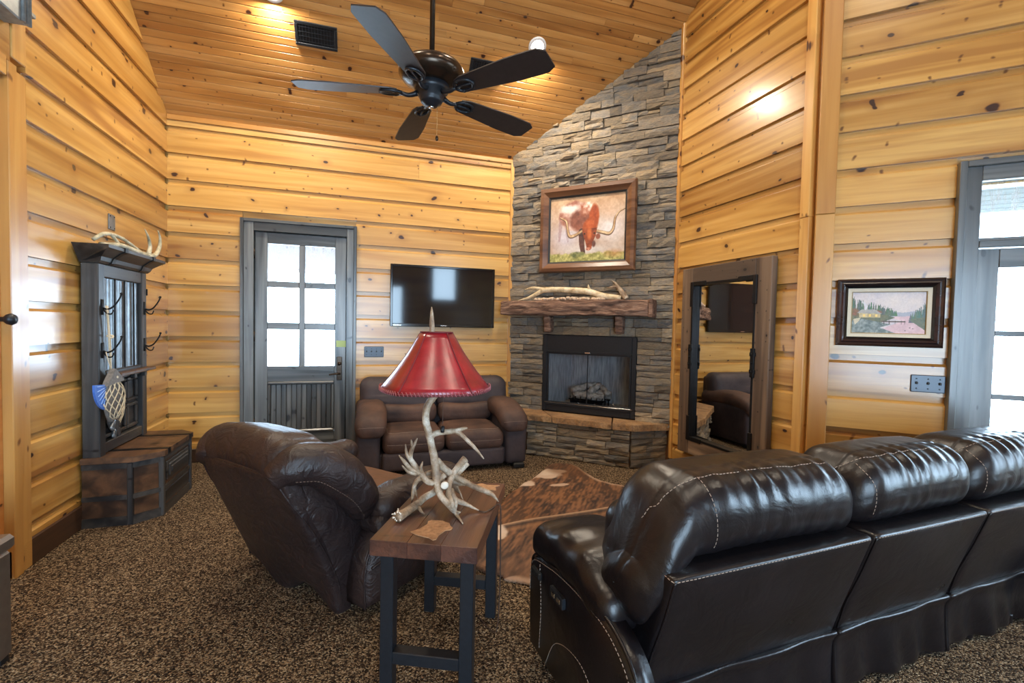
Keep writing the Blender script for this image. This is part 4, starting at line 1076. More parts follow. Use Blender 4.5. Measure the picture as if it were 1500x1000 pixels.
# local frame: x along world +y, y = -world x (towards the wall is +y after rotation): front is -y
HT.rotation_euler = (0, 0, 0); HT.matrix_world = FL_ @ Matrix.Translation((3.66, -.012, 0))
def hp(name, x0, x1, z0, z1, y0, y1, mat='black_wood', bev=.005, par=None):
    o = trim(name, Matrix.Identity(4), x0, x1, z0, z1, y0, y1, mat=mat, bev=bev); m = o.matrix_world.copy(); o.parent = par or HT; o.matrix_local = m; return o
HW = .70
hp('stile', 0, .075, 0, 1.70, -.095, 0); hp('stile', HW-.075, HW, 0, 1.70, -.095, 0)
hp('top_rail', .075, HW-.075, 1.615, 1.70, -.09, 0); hp('middle_rail', .075, HW-.075, .93, 1.0, -.09, 0); hp('lower_rail', .075, HW-.075, .46, .53, -.09, 0)
hp('shelf_ledge', .16, HW+.02, .955, .98, -.15, -.02, 'rust_wood')
for a in (.25, .45, .62): hp('dentil', a-.02, a+.02, .915, .955, -.12, -.09)
# corrugated galvanised panel
V = []; F = []; n = 120
for i in range(n+1):
    x = .075+(HW-.15)*i/n; y = -.055+.014*math.cos(i/n*2*PI*11)
    V += [(x, y, 1.0), (x, y, 1.615)]
for i in range(n): F.append((2*i, 2*i+2, 2*i+3, 2*i+1))
mobj('corrugated_panel', V, F, 'galv', HT, True)
for a in (.24, .38, .52): hp('iron_bar', a-.008, a+.008, 1.0, 1.615, -.086, -.076, 'iron')
hp('back_panel', .075, HW-.075, .53, .93, -.05, -.01)
for i in range(3):
    for j in range(2):
        a = .09+i*.178; c = .545+j*.195
        for (p, q, u_, v_) in ((a, a+.165, c, c+.025), (a, a+.165, c+.155, c+.18), (a, a+.025, c+.025, c+.155), (a+.14, a+.165, c+.025, c+.155)): hp('panel_moulding', p, q, u_, v_, -.07, -.05, bev=.006)
# crown
def prism(name, prof, x0, x1, mat, par, flare=0.):
    n = len(prof); ym = max(p[0] for p in prof)
    V = [(x0-flare*p[2], p[0], p[1]) for p in prof]+[(x1+flare*p[2], p[0], p[1]) for p in prof]
    F = [tuple(range(n))[::-1], tuple(range(n, 2*n))]+[(i, (i+1) % n, (i+1) % n+n, i+n) for i in range(n)]
    o = mobj(name, V, F, mat, par); fix_normals(o); return o
prism('crown', [(0, 1.70, 0), (-.10, 1.70, 0), (-.115, 1.715, .1), (-.125, 1.74, .25), (-.165, 1.775, .75), (-.18, 1.785, .9), (-.19, 1.79, 1), (-.19, 1.81, 1), (0, 1.81, 1)], -.01, HW+.01, 'black_wood', HT, .085)
for a in (.13, .57): prism('crown_strap', [(-.10, 1.695, 0), (-.12, 1.708, 0), (-.131, 1.738, 0), (-.171, 1.772, 0), (-.197, 1.785, 0), (-.197, 1.815, 0), (-.16, 1.815, 0), (-.16, 1.77, 0), (-.115, 1.73, 0)], a-.02, a+.02, 'iron', HT)
def hook(x, z):
    m = MB(); m.box((x-.014, -.102, z-.05), (x+.014, -.094, z+.05), .003)
    m.tube([(x, -.10, z-.005), (x, -.125, z-.012), (x, -.155, z+.005), (x, -.185, z+.05), (x, -.20, z+.085)], [.006, .006, .0055, .005, .005], 8, 5)
    m.tube([(x, -.10, z-.012), (x, -.122, z-.04), (x, -.145, z-.042), (x, -.155, z-.022)], [.005, .005, .0045, .004], 8, 5)
    m.add(*lathevf([(0, -.008), (.007, -.005), (.009, 0), (.007, .005), (0, .008)], 8, (x, -.20, z+.09))); m.add(*lathevf([(0, -.006), (.006, 0), (0, .006)], 8, (x, -.155, z-.02)))
    return m.build('coat_hook', 'iron', HT, True)
for x, z in ((.04, 1.42), (HW-.04, 1.43), (.04, 1.14), (HW-.04, 1.15)): hook(x, z)
m = MB(); m.box((HW, -.09, 1.51), (HW+.008, -.05, 1.60), .002); m.box((HW+.0, -.10, 1.53), (HW+.012, -.088, 1.58), .002); m.build('side_strap', 'iron', HT)
# storage bench with canted near corner
BD, BT, BW0, BW1 = .395, .452, .0, HW+.06
c_ = .115
out = [(BW0-.006, -.0), (BW0-.006, -BD+c_+.02), (BW0+c_, -BD), (BW1-c_, -BD), (BW1, -BD+c_), (BW1, 0)]
def ext(name, P, z0, z1, mat, par=None):
    n = len(P); V = [(x, y, z0) for x, y in P]+[(x, y, z1) for x, y in P]; F = [tuple(range(n))[::-1], tuple(range(n, 2*n))]+[(i, (i+1) % n, (i+1) % n+n, i+n) for i in range(n)]
    o = mobj(name, V, F, mat, par or HT); fix_normals(o); return o
ext('bench_box', out, .0, .41, 'rust_wood')
def grow(P, d):
    cx_ = sum(p[0] for p in P)/len(P); return [(x+(d if x > cx_ else -d), y-d if y < -.05 else y) for x, y in P]
lid = grow(out, .022)
lidz = (.415, .452)
# lid of three boards with iron straps
xsL = [lid[0][0], .25, .52, lid[-1][0]]
def cut(P, a, b):
    def clip(P, f):
        o = []
        for i in range(len(P)):
            p, q = P[i], P[(i+1) % len(P)]; fp, fq = f(p), f(q)
            if fp >= 0: o.append(p)
            if fp*fq < 0: t = fp/(fp-fq); o.append((p[0]+(q[0]-p[0])*t, p[1]+(q[1]-p[1])*t))
        return o
    return clip(clip(P, lambda p: p[0]-a), lambda p: b-p[0])
for a, b in zip(xsL[:-1], xsL[1:]): ext('lid_board', cut(lid, a+.001, b-.001), lidz[0], lidz[1], 'rust_wood')
for a in (.17, .60): ext('iron_strap', cut(grow(lid, .004), a-.02, a+.02), lidz[0]+.004, lidz[1]+.004, 'iron')
for z0, z1 in ((.0, .06), (.17, .20), (.375, .41)): ext('bench_band', grow(out, .008), z0, z1, 'black_wood')
for px, py in ((BW0+.0, -BD+c_+.02), (BW0+c_, -BD), (BW1-c_, -BD), (BW1, -BD+c_)):
    hp('corner_post', px-.018, px+.018, 0, .41, py-.014, py+.018)
hp('corner_post', 0, .036, 0, .41, -.05, -.01)
# front raised panel
fx_ = (BW0+BW1)/2
for i, d in enumerate((.0, .03, .055)):
    hp('raised_panel', BW0+c_+.05+d, BW1-c_-.05-d, .225+d*.8, .36-d*.8, -BD-.012-.007*i, -BD+.01, bev=.006)
hp('lower_panel', BW0+c_+.04, BW1-c_-.04, .07, .16, -BD-.006, -BD+.01)

# antlers on the crown
antler('forked_antler', 'curved weathered antler with two upright tines on the hall tree crown', 'antler_green', [
    ([(3.62, -.10, 1.84), (3.70, -.12, 1.89), (3.85, -.12, 1.905), (4.0, -.13, 1.885), (4.12, -.14, 1.835)], [.012, .013, .012, .010, .006]),
    ([(3.70, -.10, 1.825), (3.90, -.14, 1.845), (4.10, -.15, 1.83), (4.30, -.15, 1.83), (4.42, -.15, 1.86), (4.49, -.15, 1.93), (4.50, -.15, 2.0), (4.46, -.15, 2.055)], [.012, .016, .018, .020, .017, .014, .010, .003]),
    ([(4.28, -.15, 1.84), (4.31, -.15, 1.90), (4.28, -.15, 1.97), (4.22, -.15, 2.02)], [.018, .014, .009, .003]),
    ([(3.80, -.12, 1.90), (3.86, -.13, 1.86), (3.90, -.14, 1.83)], [.011, .009, .005]),
    ([(3.92, -.13, 1.90), (4.05, -.14, 1.87), (4.15, -.15, 1.84)], [.011, .010, .008])], frame=FL_)

# hanging fish ornaments
def fish_outline(L, W_, n=24):
    P = []
    for i in range(n+1):
        t = i/n; P.append((W_*math.sin(PI*t**.8)*(1 if t < 1 else 0), -L*t))
    return P
def fish(name, label, x, z, y, L, W_, rot, head, blue=False):
    t = thing(name, label, 'fish ornament'); t.matrix_world = FL_ @ Matrix.Translation((x, y, z)) @ Matrix.Rotation(rot, 4, 'Y')
    m = MB()   # woven body: net of cord wrapped round an oval
    hw = lambda s: W_*math.sin(PI*min(1, max(0, (s+.06)/1.10)))**.8+.004
    for fam in (-1, 1):
        for k in range(-5, 7):
            pts = []
            for i in range(15):
                s = i/14; a = fam*(s*2.2)+k*.66
                if abs(a) <= 1.57: pts.append((hw(s)*math.sin(a), -.02-.022*math.cos(a)*min(1, hw(s)/W_*1.2), -L*(.18+.62*s)))
            if len(pts) > 2: m.tube(pts, .0036, 5)
    m.build('netting', 'rope', t, True)
    V, F = rbox((W_*.80, .012, L*.36), .012, m=10, k=2)
    V[:, 0] *= np.sqrt(np.clip(1-(V[:, 2]/(L*.40))**2, .04, 1)); V += np.array((0, -.012, -L*.47)); mobj('body', V, F, 'fishwood', t, True)
    V = [(0, 0, 0), (-W_*.62, 0, -L*.16), (-W_*.80, 0, -L*.23), (W_*.80, 0, -L*.23), (W_*.62, 0, -L*.16)]; n = 5
    V = [(p[0], -.035, p[2]) for p in V]+[(p[0], -.002, p[2]) for p in V]; o = mobj('head', V, [tuple(range(n)), tuple(range(n, 2*n))[::-1]]+[(i, i+n, (i+1) % n+n, (i+1) % n) for i in range(n)], 'fishwood', t); fix_normals(o)
    m = MB(); m.tube([(.012, -.035, -L*.14), (.012, -.039, -L*.14)], .008, 12); m.build('eye', 'linen', t)
    m = MB()
    for s in (-1, 1):
        for k in range(5):
            a = s*(.25+.16*k); m.tube([(0, -.015, -L*.80), (math.sin(a)*L*.12, -.016, -L*.80-math.cos(a)*L*.10), (math.sin(a)*L*.18, -.016, -L*.80-math.cos(a)*L*.19)], [.009, .011, .006], 6, 3, flat=.5)
    m.build('tail', 'galv', t, True)
    return t
f1 = fish('fish_ornament', 'grey fish ornament wrapped in cord netting, front one of the two hung fish', 3.72, 1.02, -.135, .42, .135, math.radians(-4), 'fishwood')
f2 = fish('fish_ornament', 'netted fish ornament hanging lower behind the front fish', 3.85, .95, -.075, .44, .125, math.radians(-9), 'fishwood')
m = MB(); 
m.tube([(3.70, -.135, 1.43), (3.705, -.14, 1.25), (3.715, -.14, 1.12), (3.72, -.145, 1.00)], [.006, .006, .006, .005], 7, 4); m.tube([(3.70, -.128, 1.43), (3.735, -.13, 1.25), (3.75, -.13, 1.10), (3.78, -.11, .96)], [.006, .006, .006, .005], 7, 4)
m.tube([(3.715, -.125, 1.235), (3.735, -.15, 1.235), (3.715, -.15, 1.22), (3.70, -.13, 1.235)], .006, 6, 3); m.tube([(3.69, -.13, 1.13), (3.685, -.145, 1.07), (3.70, -.15, 1.02)], .003, 6, 3)
o = m.build('rope_loop', 'rope', None, True); o.matrix_world = FL_; tag(o, 'knotted jute rope holding the fish ornaments on the upper left coat hook', 'rope')
BF = thing('blue_fin_ornament', 'small blue scallop-shaped fin ornament beside the netted fish', 'ornament'); BF.matrix_world = FL_ @ Matrix.Translation((3.66, -.13, .90))
P = [(0.03, 0, .02)]+[(.03-.185*math.cos(a)*1.0, 0, .02-.165*math.sin(a)) for a in np.linspace(-.10, 1.25, 12)]
n = len(P); V = [(x, -.02, z) for x, y, z in P]+[(x, -.008, z) for x, y, z in P]; o = mobj('fin', V, [tuple(range(n)), tuple(range(n, 2*n))[::-1]]+[(i, i+n, (i+1) % n+n, (i+1) % n) for i in range(n)], 'bluewood', BF); fix_normals(o)
for a in np.linspace(-.02, 1.17, 7): m = MB(); m.tube([(.02, -.021, .015), (.03-.158*math.cos(a), -.022, .02-.158*math.sin(a))], [.0015, .003], 6); m.build('rib', 'blueline', BF, True)

# ------------------------------------------------------------------ cow hide rug
def hide():
    Pz = [(.72, 3.02), (.90, 3.16), (1.05, 3.42), (1.22, 3.62), (1.42, 3.80), (1.62, 4.02), (1.80, 4.20), (1.98, 4.12), (1.99, 3.86), (2.02, 3.64), (2.16, 3.42), (2.12, 3.22), (2.05, 3.08), (2.13, 3.02), (2.30, 2.92), (2.12, 2.72), (1.95, 2.50), (1.75, 2.32), (1.45, 2.20), (1.15, 2.18), (.92, 2.22), (.76, 2.30), (.70, 2.40), (.62, 2.46), (.58, 2.62), (.55, 2.8)]
    P = catmull(np.array([(x, y, 0) for x, y in Pz+Pz[:1]]), 5)[:, :2]; r = np.random.RandomState(2); P = P+r.uniform(-.008, .008, P.shape)
    st = .010; x0, y0 = P.min(0)-.02; x1, y1 = P.max(0)+.02; nx, ny = int((x1-x0)/st), int((y1-y0)/st)
    gx_, gy_ = np.meshgrid(x0+np.arange(nx+1)*st, y0+np.arange(ny+1)*st); ins = np.zeros(gx_.shape, bool); n = len(P)
    for i in range(n):
        a, b = P[i], P[(i+1) % n]
        if a[1] == b[1]: continue
        ins ^= ((a[1] > gy_) != (b[1] > gy_)) & (gx_ < (b[0]-a[0])*(gy_-a[1])/(b[1]-a[1])+a[0])
    # distance to the outline, for the rolled edge
    d = np.full(gx_.shape, 9.)
    for i in range(n):
        a, b = P[i], P[(i+1) % n]; ab = b-a; t = np.clip(((gx_-a[0])*ab[0]+(gy_-a[1])*ab[1])/(ab@ab), 0, 1); d = np.minimum(d, np.hypot(gx_-a[0]-t*ab[0], gy_-a[1]-t*ab[1]))
    sh = gx_.shape; nz = npnoise(*sh, 6, 5); wav = npnoise(*sh, 4, 9)
    ridge_y = 2.895+(gx_-.844)*.126+.010*np.sin(gx_*7)
    dr = gy_-ridge_y
    z = .006+.010*np.clip(d/.03, 0, 1)+.012*wav+.028*np.exp(-(dr/.035)**2)+.03*np.exp(-(d/.05)**2)*np.clip(npnoise(*sh, 7, 12)-.45, 0, 1)*2
    # colour
    c = Canvas(nx+1, ny+1); one = np.ones(sh)
    u_ = gx_*.6+gy_*.8; v_ = -gx_*.8+gy_*.6
    def streak(seed, fu, fv):
        g = np.random.RandomState(seed).rand(90, 90); a = (u_*fu) % 88; b = (v_*fv) % 88; ai, bi = a.astype(int), b.astype(int); fa, fb_ = a-ai, b-bi
        return (g[ai, bi]*(1-fa)+g[ai+1, bi]*fa)*(1-fb_)+(g[ai, bi+1]*(1-fa)+g[ai+1, bi+1]*fa)*fb_
    s1 = .30*streak(1, 7, 34)+.36*streak(2, 12, 82)+.34*streak(3, 24, 85)
    big = npnoise(*sh, 4, 21)
    c.a[:] = np.array((74, 50, 36)); t = np.clip((s1-.34)/.34, 0, 1)[..., None]; c.a = c.a*(1-t)+np.array((146, 104, 70))*t
    dk = np.clip((.46-s1+(big-.5)*.6)/.16, 0, 1)*.8; c.col(dk, (44, 31, 26))
    c.col(np.clip((big-.5)/.15, 0, 1)*.35*(dr > 0), (150, 100, 52)); c.col(np.clip(-dr/.6, 0, 1)*.4, (128, 100, 80))
    c.col(np.exp(-(dr/.016)**2), (196, 164, 130)); c.col(np.exp(-((dr+.045)/.018)**2)*.6, (176, 130, 86)); c.col(np.exp(-((dr+.022)/.008)**2)*.7, (40, 30, 26))
    edge = np.clip((.06-d+(npnoise(*sh, 12, 33)-.5)*.06)/.03, 0, 1); c.col(edge*.85*((gx_ > 1.95) | (gy_ < 2.34)), (206, 176, 146))
    def patch(px, py, rx, ry, s): 
        dd = np.hypot((gx_-px)/rx, (gy_-py)/ry)+(npnoise(*sh, 14, s)-.5)*.9; c.col(np.clip((1-dd)/.15, 0, 1), (228, 212, 190), (210, 184, 158), 9)
    patch(1.52, 3.90, .26, .13, 41); patch(1.30, 3.70, .12, .08, 42); patch(.84, 2.84, .08, .09, 43); patch(1.95, 2.86, .08, .05, 44); patch(1.60, 3.60, .09, .03, 45); patch(1.62, 3.94, .16, .10, 46)
    c.col(np.clip((.25-np.hypot(gx_-1.86, gy_-4.0))/.1, 0, 1)*.5, (104, 66, 34))
    c.a = c.a*np.array((.84, .81, .81))
    keep = {}; V = []; F = []; cols = []
    def vid(j, i, top):
        k = (j, i, top)
        if k not in keep: keep[k] = len(V); V.append((gx_[j, i], gy_[j, i], z[j, i] if top else .003)); 
        return keep[k]
    cell = ins[:-1, :-1] & ins[1:, :-1] & ins[:-1, 1:] & ins[1:, 1:]; js, is_ = np.nonzero(cell)
    lin = np.clip(c.a, 0, 255)/255.; lin = np.where(lin <= .04045, lin/12.92, ((lin+.055)/1.055)**2.4)
    for j, i in zip(js, is_):
        q = [(j, i), (j, i+1), (j+1, i+1), (j+1, i)]; F.append(tuple(vid(a, b, 1) for a, b in q)); cols += [lin[a, b] for a, b in q]
        for (a, b), (dj, di) in zip((((0, 1)), ((1, 2)), ((2, 3)), ((3, 0))), ((-1, 0), (0, 1), (1, 0), (0, -1))):
            jj, ii = j+dj, i+di
            if not (0 <= jj < cell.shape[0] and 0 <= ii < cell.shape[1] and cell[jj, ii]):
                p, s_ = q[a], q[b]; F.append((vid(*p, 1), vid(*p, 0), vid(*s_, 0), vid(*s_, 1))); cols += [lin[p], lin[p], lin[s_], lin[s_]]
    o = mobj('cowhide_rug', V, F, 'hide', None, True); at = o.data.color_attributes.new('col', 'FLOAT_COLOR', 'CORNER')
    cc = np.hstack([np.array(cols), np.ones((len(cols), 1))]); at.data.foreach_set('color', cc.ravel().astype(np.float32))
    tag(o, 'brindle brown and white cowhide rug on the speckled carpet', 'rug')
hide()

# ------------------------------------------------------------------ end table
TA = math.radians(65.0)      # direction of its long side
ET = thing('end_table', 'narrow end table with thick plank top on black steel legs', 'table', (.346, 1.899, 0), TA-PI/2)
tw, tl, tzt, tzb = .191, .33, .602, .545
nb_ = 3; xs = [-tw, -tw+.135, -tw+.255, tw]
for a, b in zip(xs[:-1], xs[1:]):
    V, F = boxvf((0, 0, 0), (2*tl, b-a-.0003, tzt-tzb), .0016)
    o = mobj('top_plank', V, F, 'table_wood', ET); o.matrix_local = Matrix(((0, -1, 0, b), (1, 0, 0, -tl), (0, 0, 1, tzb), (0, 0, 0, 1)))
for sx_ in (-1, 1):
    for sy in (-1, 1):
        cx_, cy_ = sx_*(tw-.045), sy*(tl-.07); m = MB(); m.box((cx_-.024, cy_-.024, 0), (cx_+.024, cy_+.024, tzb), .003); m.build('leg', 'black_metal', ET)
for sy in (-1, 1):
    m = MB(); m.box((-tw+.069, sy*(tl-.07)-.024, .13), (tw-.069, sy*(tl-.07)+.024, .175), .003); m.build('stretcher', 'black_metal', ET)
    m = MB(); m.box((-tw+.021, sy*(tl-.07)-.024, tzb-.012), (tw-.021, sy*(tl-.07)+.024, tzb-.001), .002); m.build('top_plate', 'black_metal', ET)
def flatpiece(name, P, z, th, mat, label, cat):
    n = len(P); V = [(x, y, z) for x, y in P]+[(x, y, z+th) for x, y in P]; F = [tuple(range(n)), tuple(range(2*n-1, n-1, -1))]+[(i, i+n, (i+1) % n+n, (i+1) % n) for i in range(n)]
    o = mobj(name, V, F, mat); fix_normals(o); return tag(o, label, cat)
M['patch'] = plain('tan_suede', L3(168, 128, 92), .85, 0, .5, 60, .28)
flatpiece('leather_coaster', [(0.175, 1.698), (0.213, 1.718), (0.242, 1.746), (0.249, 1.773), (0.263, 1.778), (0.302, 1.763), (0.313, 1.748), (0.324, 1.736), (0.323, 1.712), (0.328, 1.691), (0.32, 1.678), (0.297, 1.676), (0.27, 1.646), (0.255, 1.614), (0.243, 1.612), (0.233, 1.634), (0.219, 1.645), (0.191, 1.671)], .6025, .0035, 'patch', 'tan hide-shaped suede coaster on the near end of the table', 'coaster')
flatpiece('leather_coaster', [(0.551, 2.140), (0.568, 2.111), (0.625, 2.09), (0.6, 2.076), (0.591, 2.031), (0.547, 2.049), (0.50, 2.07), (.49, 2.12)], .6025, .0035, 'patch', 'tan hide-shaped suede coaster on the far end of the table behind the lamp', 'coaster')

# ------------------------------------------------------------------ antler lamp
LA = thing('antler_lamp', 'table lamp of tangled antlers with a red rawhide shade on the end table', 'lamp', (.285, 1.87, .602))
LAMP = [
 ('main_beam', [(0.2782, 1.87, 1.1336), (0.2887, 1.87, 1.0823), (0.2558, 1.865, 1.0367), (0.2452, 1.86, 0.9815), (0.256, 1.855, 0.9302), (0.2677, 1.85, 0.8789), (0.281, 1.84, 0.8125), (0.2867, 1.82, 0.7409), (0.2969, 1.8, 0.6957), (0.3209, 1.775, 0.6669), (0.3597, 1.8146, 0.614), (0.3703, 1.7656, 0.63)], [0.013, 0.013, 0.0145, 0.0145, 0.0145, 0.0145, 0.016, 0.016, 0.014, 0.012, 0.009, 0.003], 1),
 ('tine', [(0.2664, 1.855, 0.9104), (0.2834, 1.85, 0.9226), (0.3229, 1.84, 0.9291), (0.3573, 1.83, 0.9337), (0.399, 1.83, 0.9421), (0.4096, 1.83, 0.94)], [0.013, 0.012, 0.011, 0.010, 0.006, 0.002], 1),
 ('tine', [(0.3573, 1.83, 0.9337), (0.3774, 1.825, 0.9219), (0.406, 1.81, 0.8954), (0.4358, 1.8, 0.865), (0.4674, 1.79, 0.8252)], [0.009, 0.009, 0.008, 0.006, 0.002], 1),
 ('long_antler', [(0.2902, 1.85, 0.8143), (0.3235, 1.86, 0.775), (0.3682, 1.87, 0.7393), (0.4359, 1.88, 0.6939), (0.503, 1.88, 0.6597), (0.5287, 1.87, 0.6472), (0.5528, 1.86, 0.62)], [0.014, 0.014, 0.013, 0.012, 0.011, 0.009, 0.002], 1),
 ('burred_antler', [(0.4166, 1.9, 0.798), (0.393, 1.89, 0.7797), (0.3627, 1.87, 0.7504), (0.3374, 1.83, 0.7231), (0.3326, 1.8, 0.6873), (0.3412, 1.775, 0.6598), (0.3607, 1.8062, 0.613), (0.3709, 1.7128, 0.607)], [0.017, 0.014, 0.013, 0.013, 0.012, 0.01, 0.008, 0.002], 0),
 ('burr', [(0.425, 1.9, 0.78), (0.3934, 1.89, 0.7527), (0.3684, 1.87, 0.7286)], [0.014, 0.012, 0.009], 1),
 ('tine', [(0.3429, 1.83, 0.7018), (0.3579, 1.81, 0.6659), (0.4076, 1.8446, 0.63), (0.4582, 1.8177, 0.608)], [0.012, 0.012, 0.009, 0.002], 0),
 ('tine', [(0.3605, 1.81, 0.6656), (0.3589, 1.8, 0.6436), (0.3607, 1.8195, 0.61)], [0.011, 0.008, 0.003], 0),
 ('side_antler', [(0.3187, 1.83, 0.761), (0.2767, 1.82, 0.7366), (0.245, 1.81, 0.7502), (0.2247, 1.81, 0.7796), (0.2097, 1.81, 0.7959), (0.1887, 1.8, 0.8304), (0.1689, 1.8, 0.8615), (0.1627, 1.8, 0.899)], [0.012, 0.012, 0.012, 0.012, 0.012, 0.01, 0.007, 0.002], 0),
 ('tine', [(0.1992, 1.805, 0.8082), (0.1822, 1.8, 0.8457), (0.187, 1.79, 0.8828), (0.1964, 1.79, 0.902), (0.2058, 1.79, 0.9223)], [0.01, 0.009, 0.008, 0.006, 0.002], 1),
 ('tine', [(0.1879, 1.79, 0.8877), (0.1843, 1.79, 0.9052), (0.1827, 1.79, 0.9176)], [0.006, 0.005, 0.002], 1),
 ('tine', [(0.2198, 1.81, 0.78), (0.1866, 1.8, 0.8006), (0.1588, 1.79, 0.8353), (0.1385, 1.79, 0.8612)], [0.011, 0.009, 0.007, 0.002], 1),
 ('tine', [(0.2044, 1.805, 0.7827), (0.1746, 1.8, 0.794), (0.1504, 1.79, 0.8221)], [0.01, 0.007, 0.002], 1),
 ('tine', [(0.2273, 1.81, 0.7744), (0.2222, 1.8, 0.803), (0.2283, 1.8, 0.8286)], [0.009, 0.007, 0.002], 1),
 ('table_antler', [(0.314, 1.86, 0.7303), (0.2999, 1.95, 0.655), (0.2587, 1.9435, 0.635), (0.2105, 1.8885, 0.625), (0.1706, 1.8391, 0.622), (0.1379, 1.7942, 0.625)], [0.013, 0.014, 0.015, 0.016, 0.017, 0.021], 0),
 ('tine', [(0.2255, 1.8838, 0.62), (0.2324, 1.855, 0.614), (0.2436, 1.8423, 0.607)], [0.008, 0.006, 0.002], 1),
 ('leg_antler', [(0.2883, 1.9, 0.7415), (0.2347, 1.93, 0.7203), (0.2151, 1.94, 0.6917), (0.2067, 1.93, 0.6581), (0.2012, 1.947, 0.605)], [0.01, 0.011, 0.009, 0.007, 0.002], 0),
 ('tine', [(0.2131, 1.94, 0.6864), (0.2198, 1.94, 0.6588), (0.2354, 2.0067, 0.605)], [0.006, 0.005, 0.002], 0),
 ('back_antler', [(0.3421, 1.9, 0.705), (0.3848, 1.95, 0.6628), (0.4141, 2.0093, 0.62)], [0.012, 0.01, 0.006], 1),
 ('tine', [(0.3805, 1.93, 0.692), (0.4017, 1.95, 0.6501), (0.4202, 1.9407, 0.607)], [0.007, 0.005, 0.002], 0),
 ('arched_antler', [(0.2489, 1.88, 0.7535), (0.2882, 1.9, 0.7522), (0.3255, 1.9, 0.7386), (0.3726, 1.89, 0.7057), (0.4162, 1.89, 0.6939)], [0.009, 0.011, 0.012, 0.011, 0.006], 0),
 ('stub', [(0.3178, 1.85, 0.7024), (0.3145, 1.81, 0.722), (0.3131, 1.797, 0.7299)], [0.013, 0.013, 0.016], 0)]
OFF = Vector(LA.location)
for nm, P, R, pale in LAMP:
    m = MB(); m.tube([tuple(Vector(p)-OFF) for p in P], R, 10, 5, True, jag=.10); m.build(nm, 'antler_grey' if False else ('antler' if not pale else 'antler'), LA, True)
M['burr_white'] = plain('pale_antler_burr', L3(222, 212, 196), .8, 0, .5, 80, .1)
m = MB(); m.add(*lathevf([(0, 0), (.014, .0), (.016, .004), (.012, .008), (0, .009)], 12)); o = m.build('burr_face', 'burr_white', LA, True); o.matrix_local = Matrix.Translation(Vector((.313, 1.796, .731))-OFF) @ Matrix.Rotation(PI/2, 4, 'X')
rr = np.random.RandomState(3); m = MB()
for i in range(26): a = rr.rand()*6.28; m.add(*lathevf([(0, 0), (.003, .002), (.002, .006), (0, .007)], 6, (.1379-OFF.x+.018*math.cos(a)*rr.uniform(.6, 1.1), 1.7942-OFF.y+rr.uniform(-.012, .03), .625-OFF.z+.016*math.sin(a))))
m.build('burr_knobs', 'burr_white', LA, True)
# shade: twelve-sided panelled cone with laced rims
NS = 5; zt_, zb_ = 1.323-OFF.z, 1.100-OFF.z; RT, RB = .066, .228; rot0 = math.radians(-62.7)
def ring(r_, z, k, n=NS*6, sag=0.):
    a = 2*PI*k/n; per = 2*PI/NS; b = ((a) % per)-per/2; pr = math.cos(per/2)/math.cos(b); pr = pr*.38+.62
    return (r_*pr*math.cos(a+rot0), r_*pr*math.sin(a+rot0), z)
V = []; F = []; n = NS*6; K = 9
for j in range(K+1):
    t = j/K; r_ = RT+(RB-RT)*t-.010*math.sin(PI*t); z = zt_+(zb_-zt_)*t
    for k in range(n):
        x, y, zz = ring(r_, z, k); e = abs(((k/6) % 1)-0) ; droop = -.006*math.sin(PI*((k/6) % 1)) if j == K else 0
        V.append((x, y, zz-droop*.0))
for j in range(K):
    for k in range(n): a, b = j*n+k, j*n+(k+1) % n; F.append((a, a+n, b+n, b))
sh = mobj('lamp_shade', V, F, 'shade', LA, True)
mod = sh.modifiers.new('thickness', 'SOLIDIFY'); mod.thickness = .002
for k in range(NS):
    P = [V[j*n+k*6] for j in range(K+1)]; m = MB(); m.tube([(x*1.004, y*1.004, z) for x, y, z in P], .0022, 6); m.build('seam', M['shade_seam'] if 'shade_seam' in M else M.setdefault('shade_seam', plain('dark_red_seam', L3(92, 20, 26), .6)), sh, True)
for j, rr_ in ((0, .003), (K, .0042)):
    P = [V[j*n+k] for k in range(n)]; P = P+P[:1]; m = MB(); m.tube(P, rr_, 6, caps=False); m.build('rim', 'shade_seam', sh, True)
m = MB()
for k in range(96):
    a0 = ring(RB+.004, zb_+.012, k, 96); a1 = ring(RB+.005, zb_-.004, k+.6, 96); 
    if k % 1 == 0: m.tube([a0, a1], .0016, 5)
m.build('lacing', M.setdefault('lace', plain('pale_lacing', L3(150, 84, 88), .7)), sh, True)
m = MB(); c0 = Vector((.265, 1.87, 1.322))-OFF
m.tube([(.267-.285, 0, zt_-.01), (.266-.285, 0, zt_+.03), (.265-.285, 0, zt_+.075), (.264-.285, 0, zt_+.100)], [.0105, .010, .006, .0015], 12, 4, jag=.06); m.build('finial_tine', 'antler', LA, True)
m = MB(); m.tube([(0, 0, 1.13-OFF.z), (0, 0, 1.19-OFF.z)], .016, 12); m.build('socket', 'bronze', LA, True)
V2_, F2_ = rbox((.026, .026, .040), .025, m=6, k=4); mobj('bulb', V2_+np.array((0, 0, 1.225-OFF.z)), F2_, M.setdefault('bulb_glass', plain('unlit_bulb', (.85, .84, .8), .2)), LA, True)
m = MB()
for a in (0, 2.09, 4.18): m.tube([(0, 0, zt_-.012), (RT*.97*math.cos(a), RT*.97*math.sin(a), zt_-.002)], .0018, 5)
m.tube([(0, 0, 1.18-OFF.z), (.03, 0, 1.2-OFF.z), (.034, 0, 1.25-OFF.z), (0, 0, zt_-.01)], .0015, 5, 4); m.build('harp', 'bronze', LA)
m = MB(); m.tube([(.303-OFF.x, 1.80-OFF.y, 1.14-OFF.z), (.303-OFF.x, 1.80-OFF.y, .96-OFF.z)], .0010, 5); pc = m.build('pull_cord', 'cord', LA)
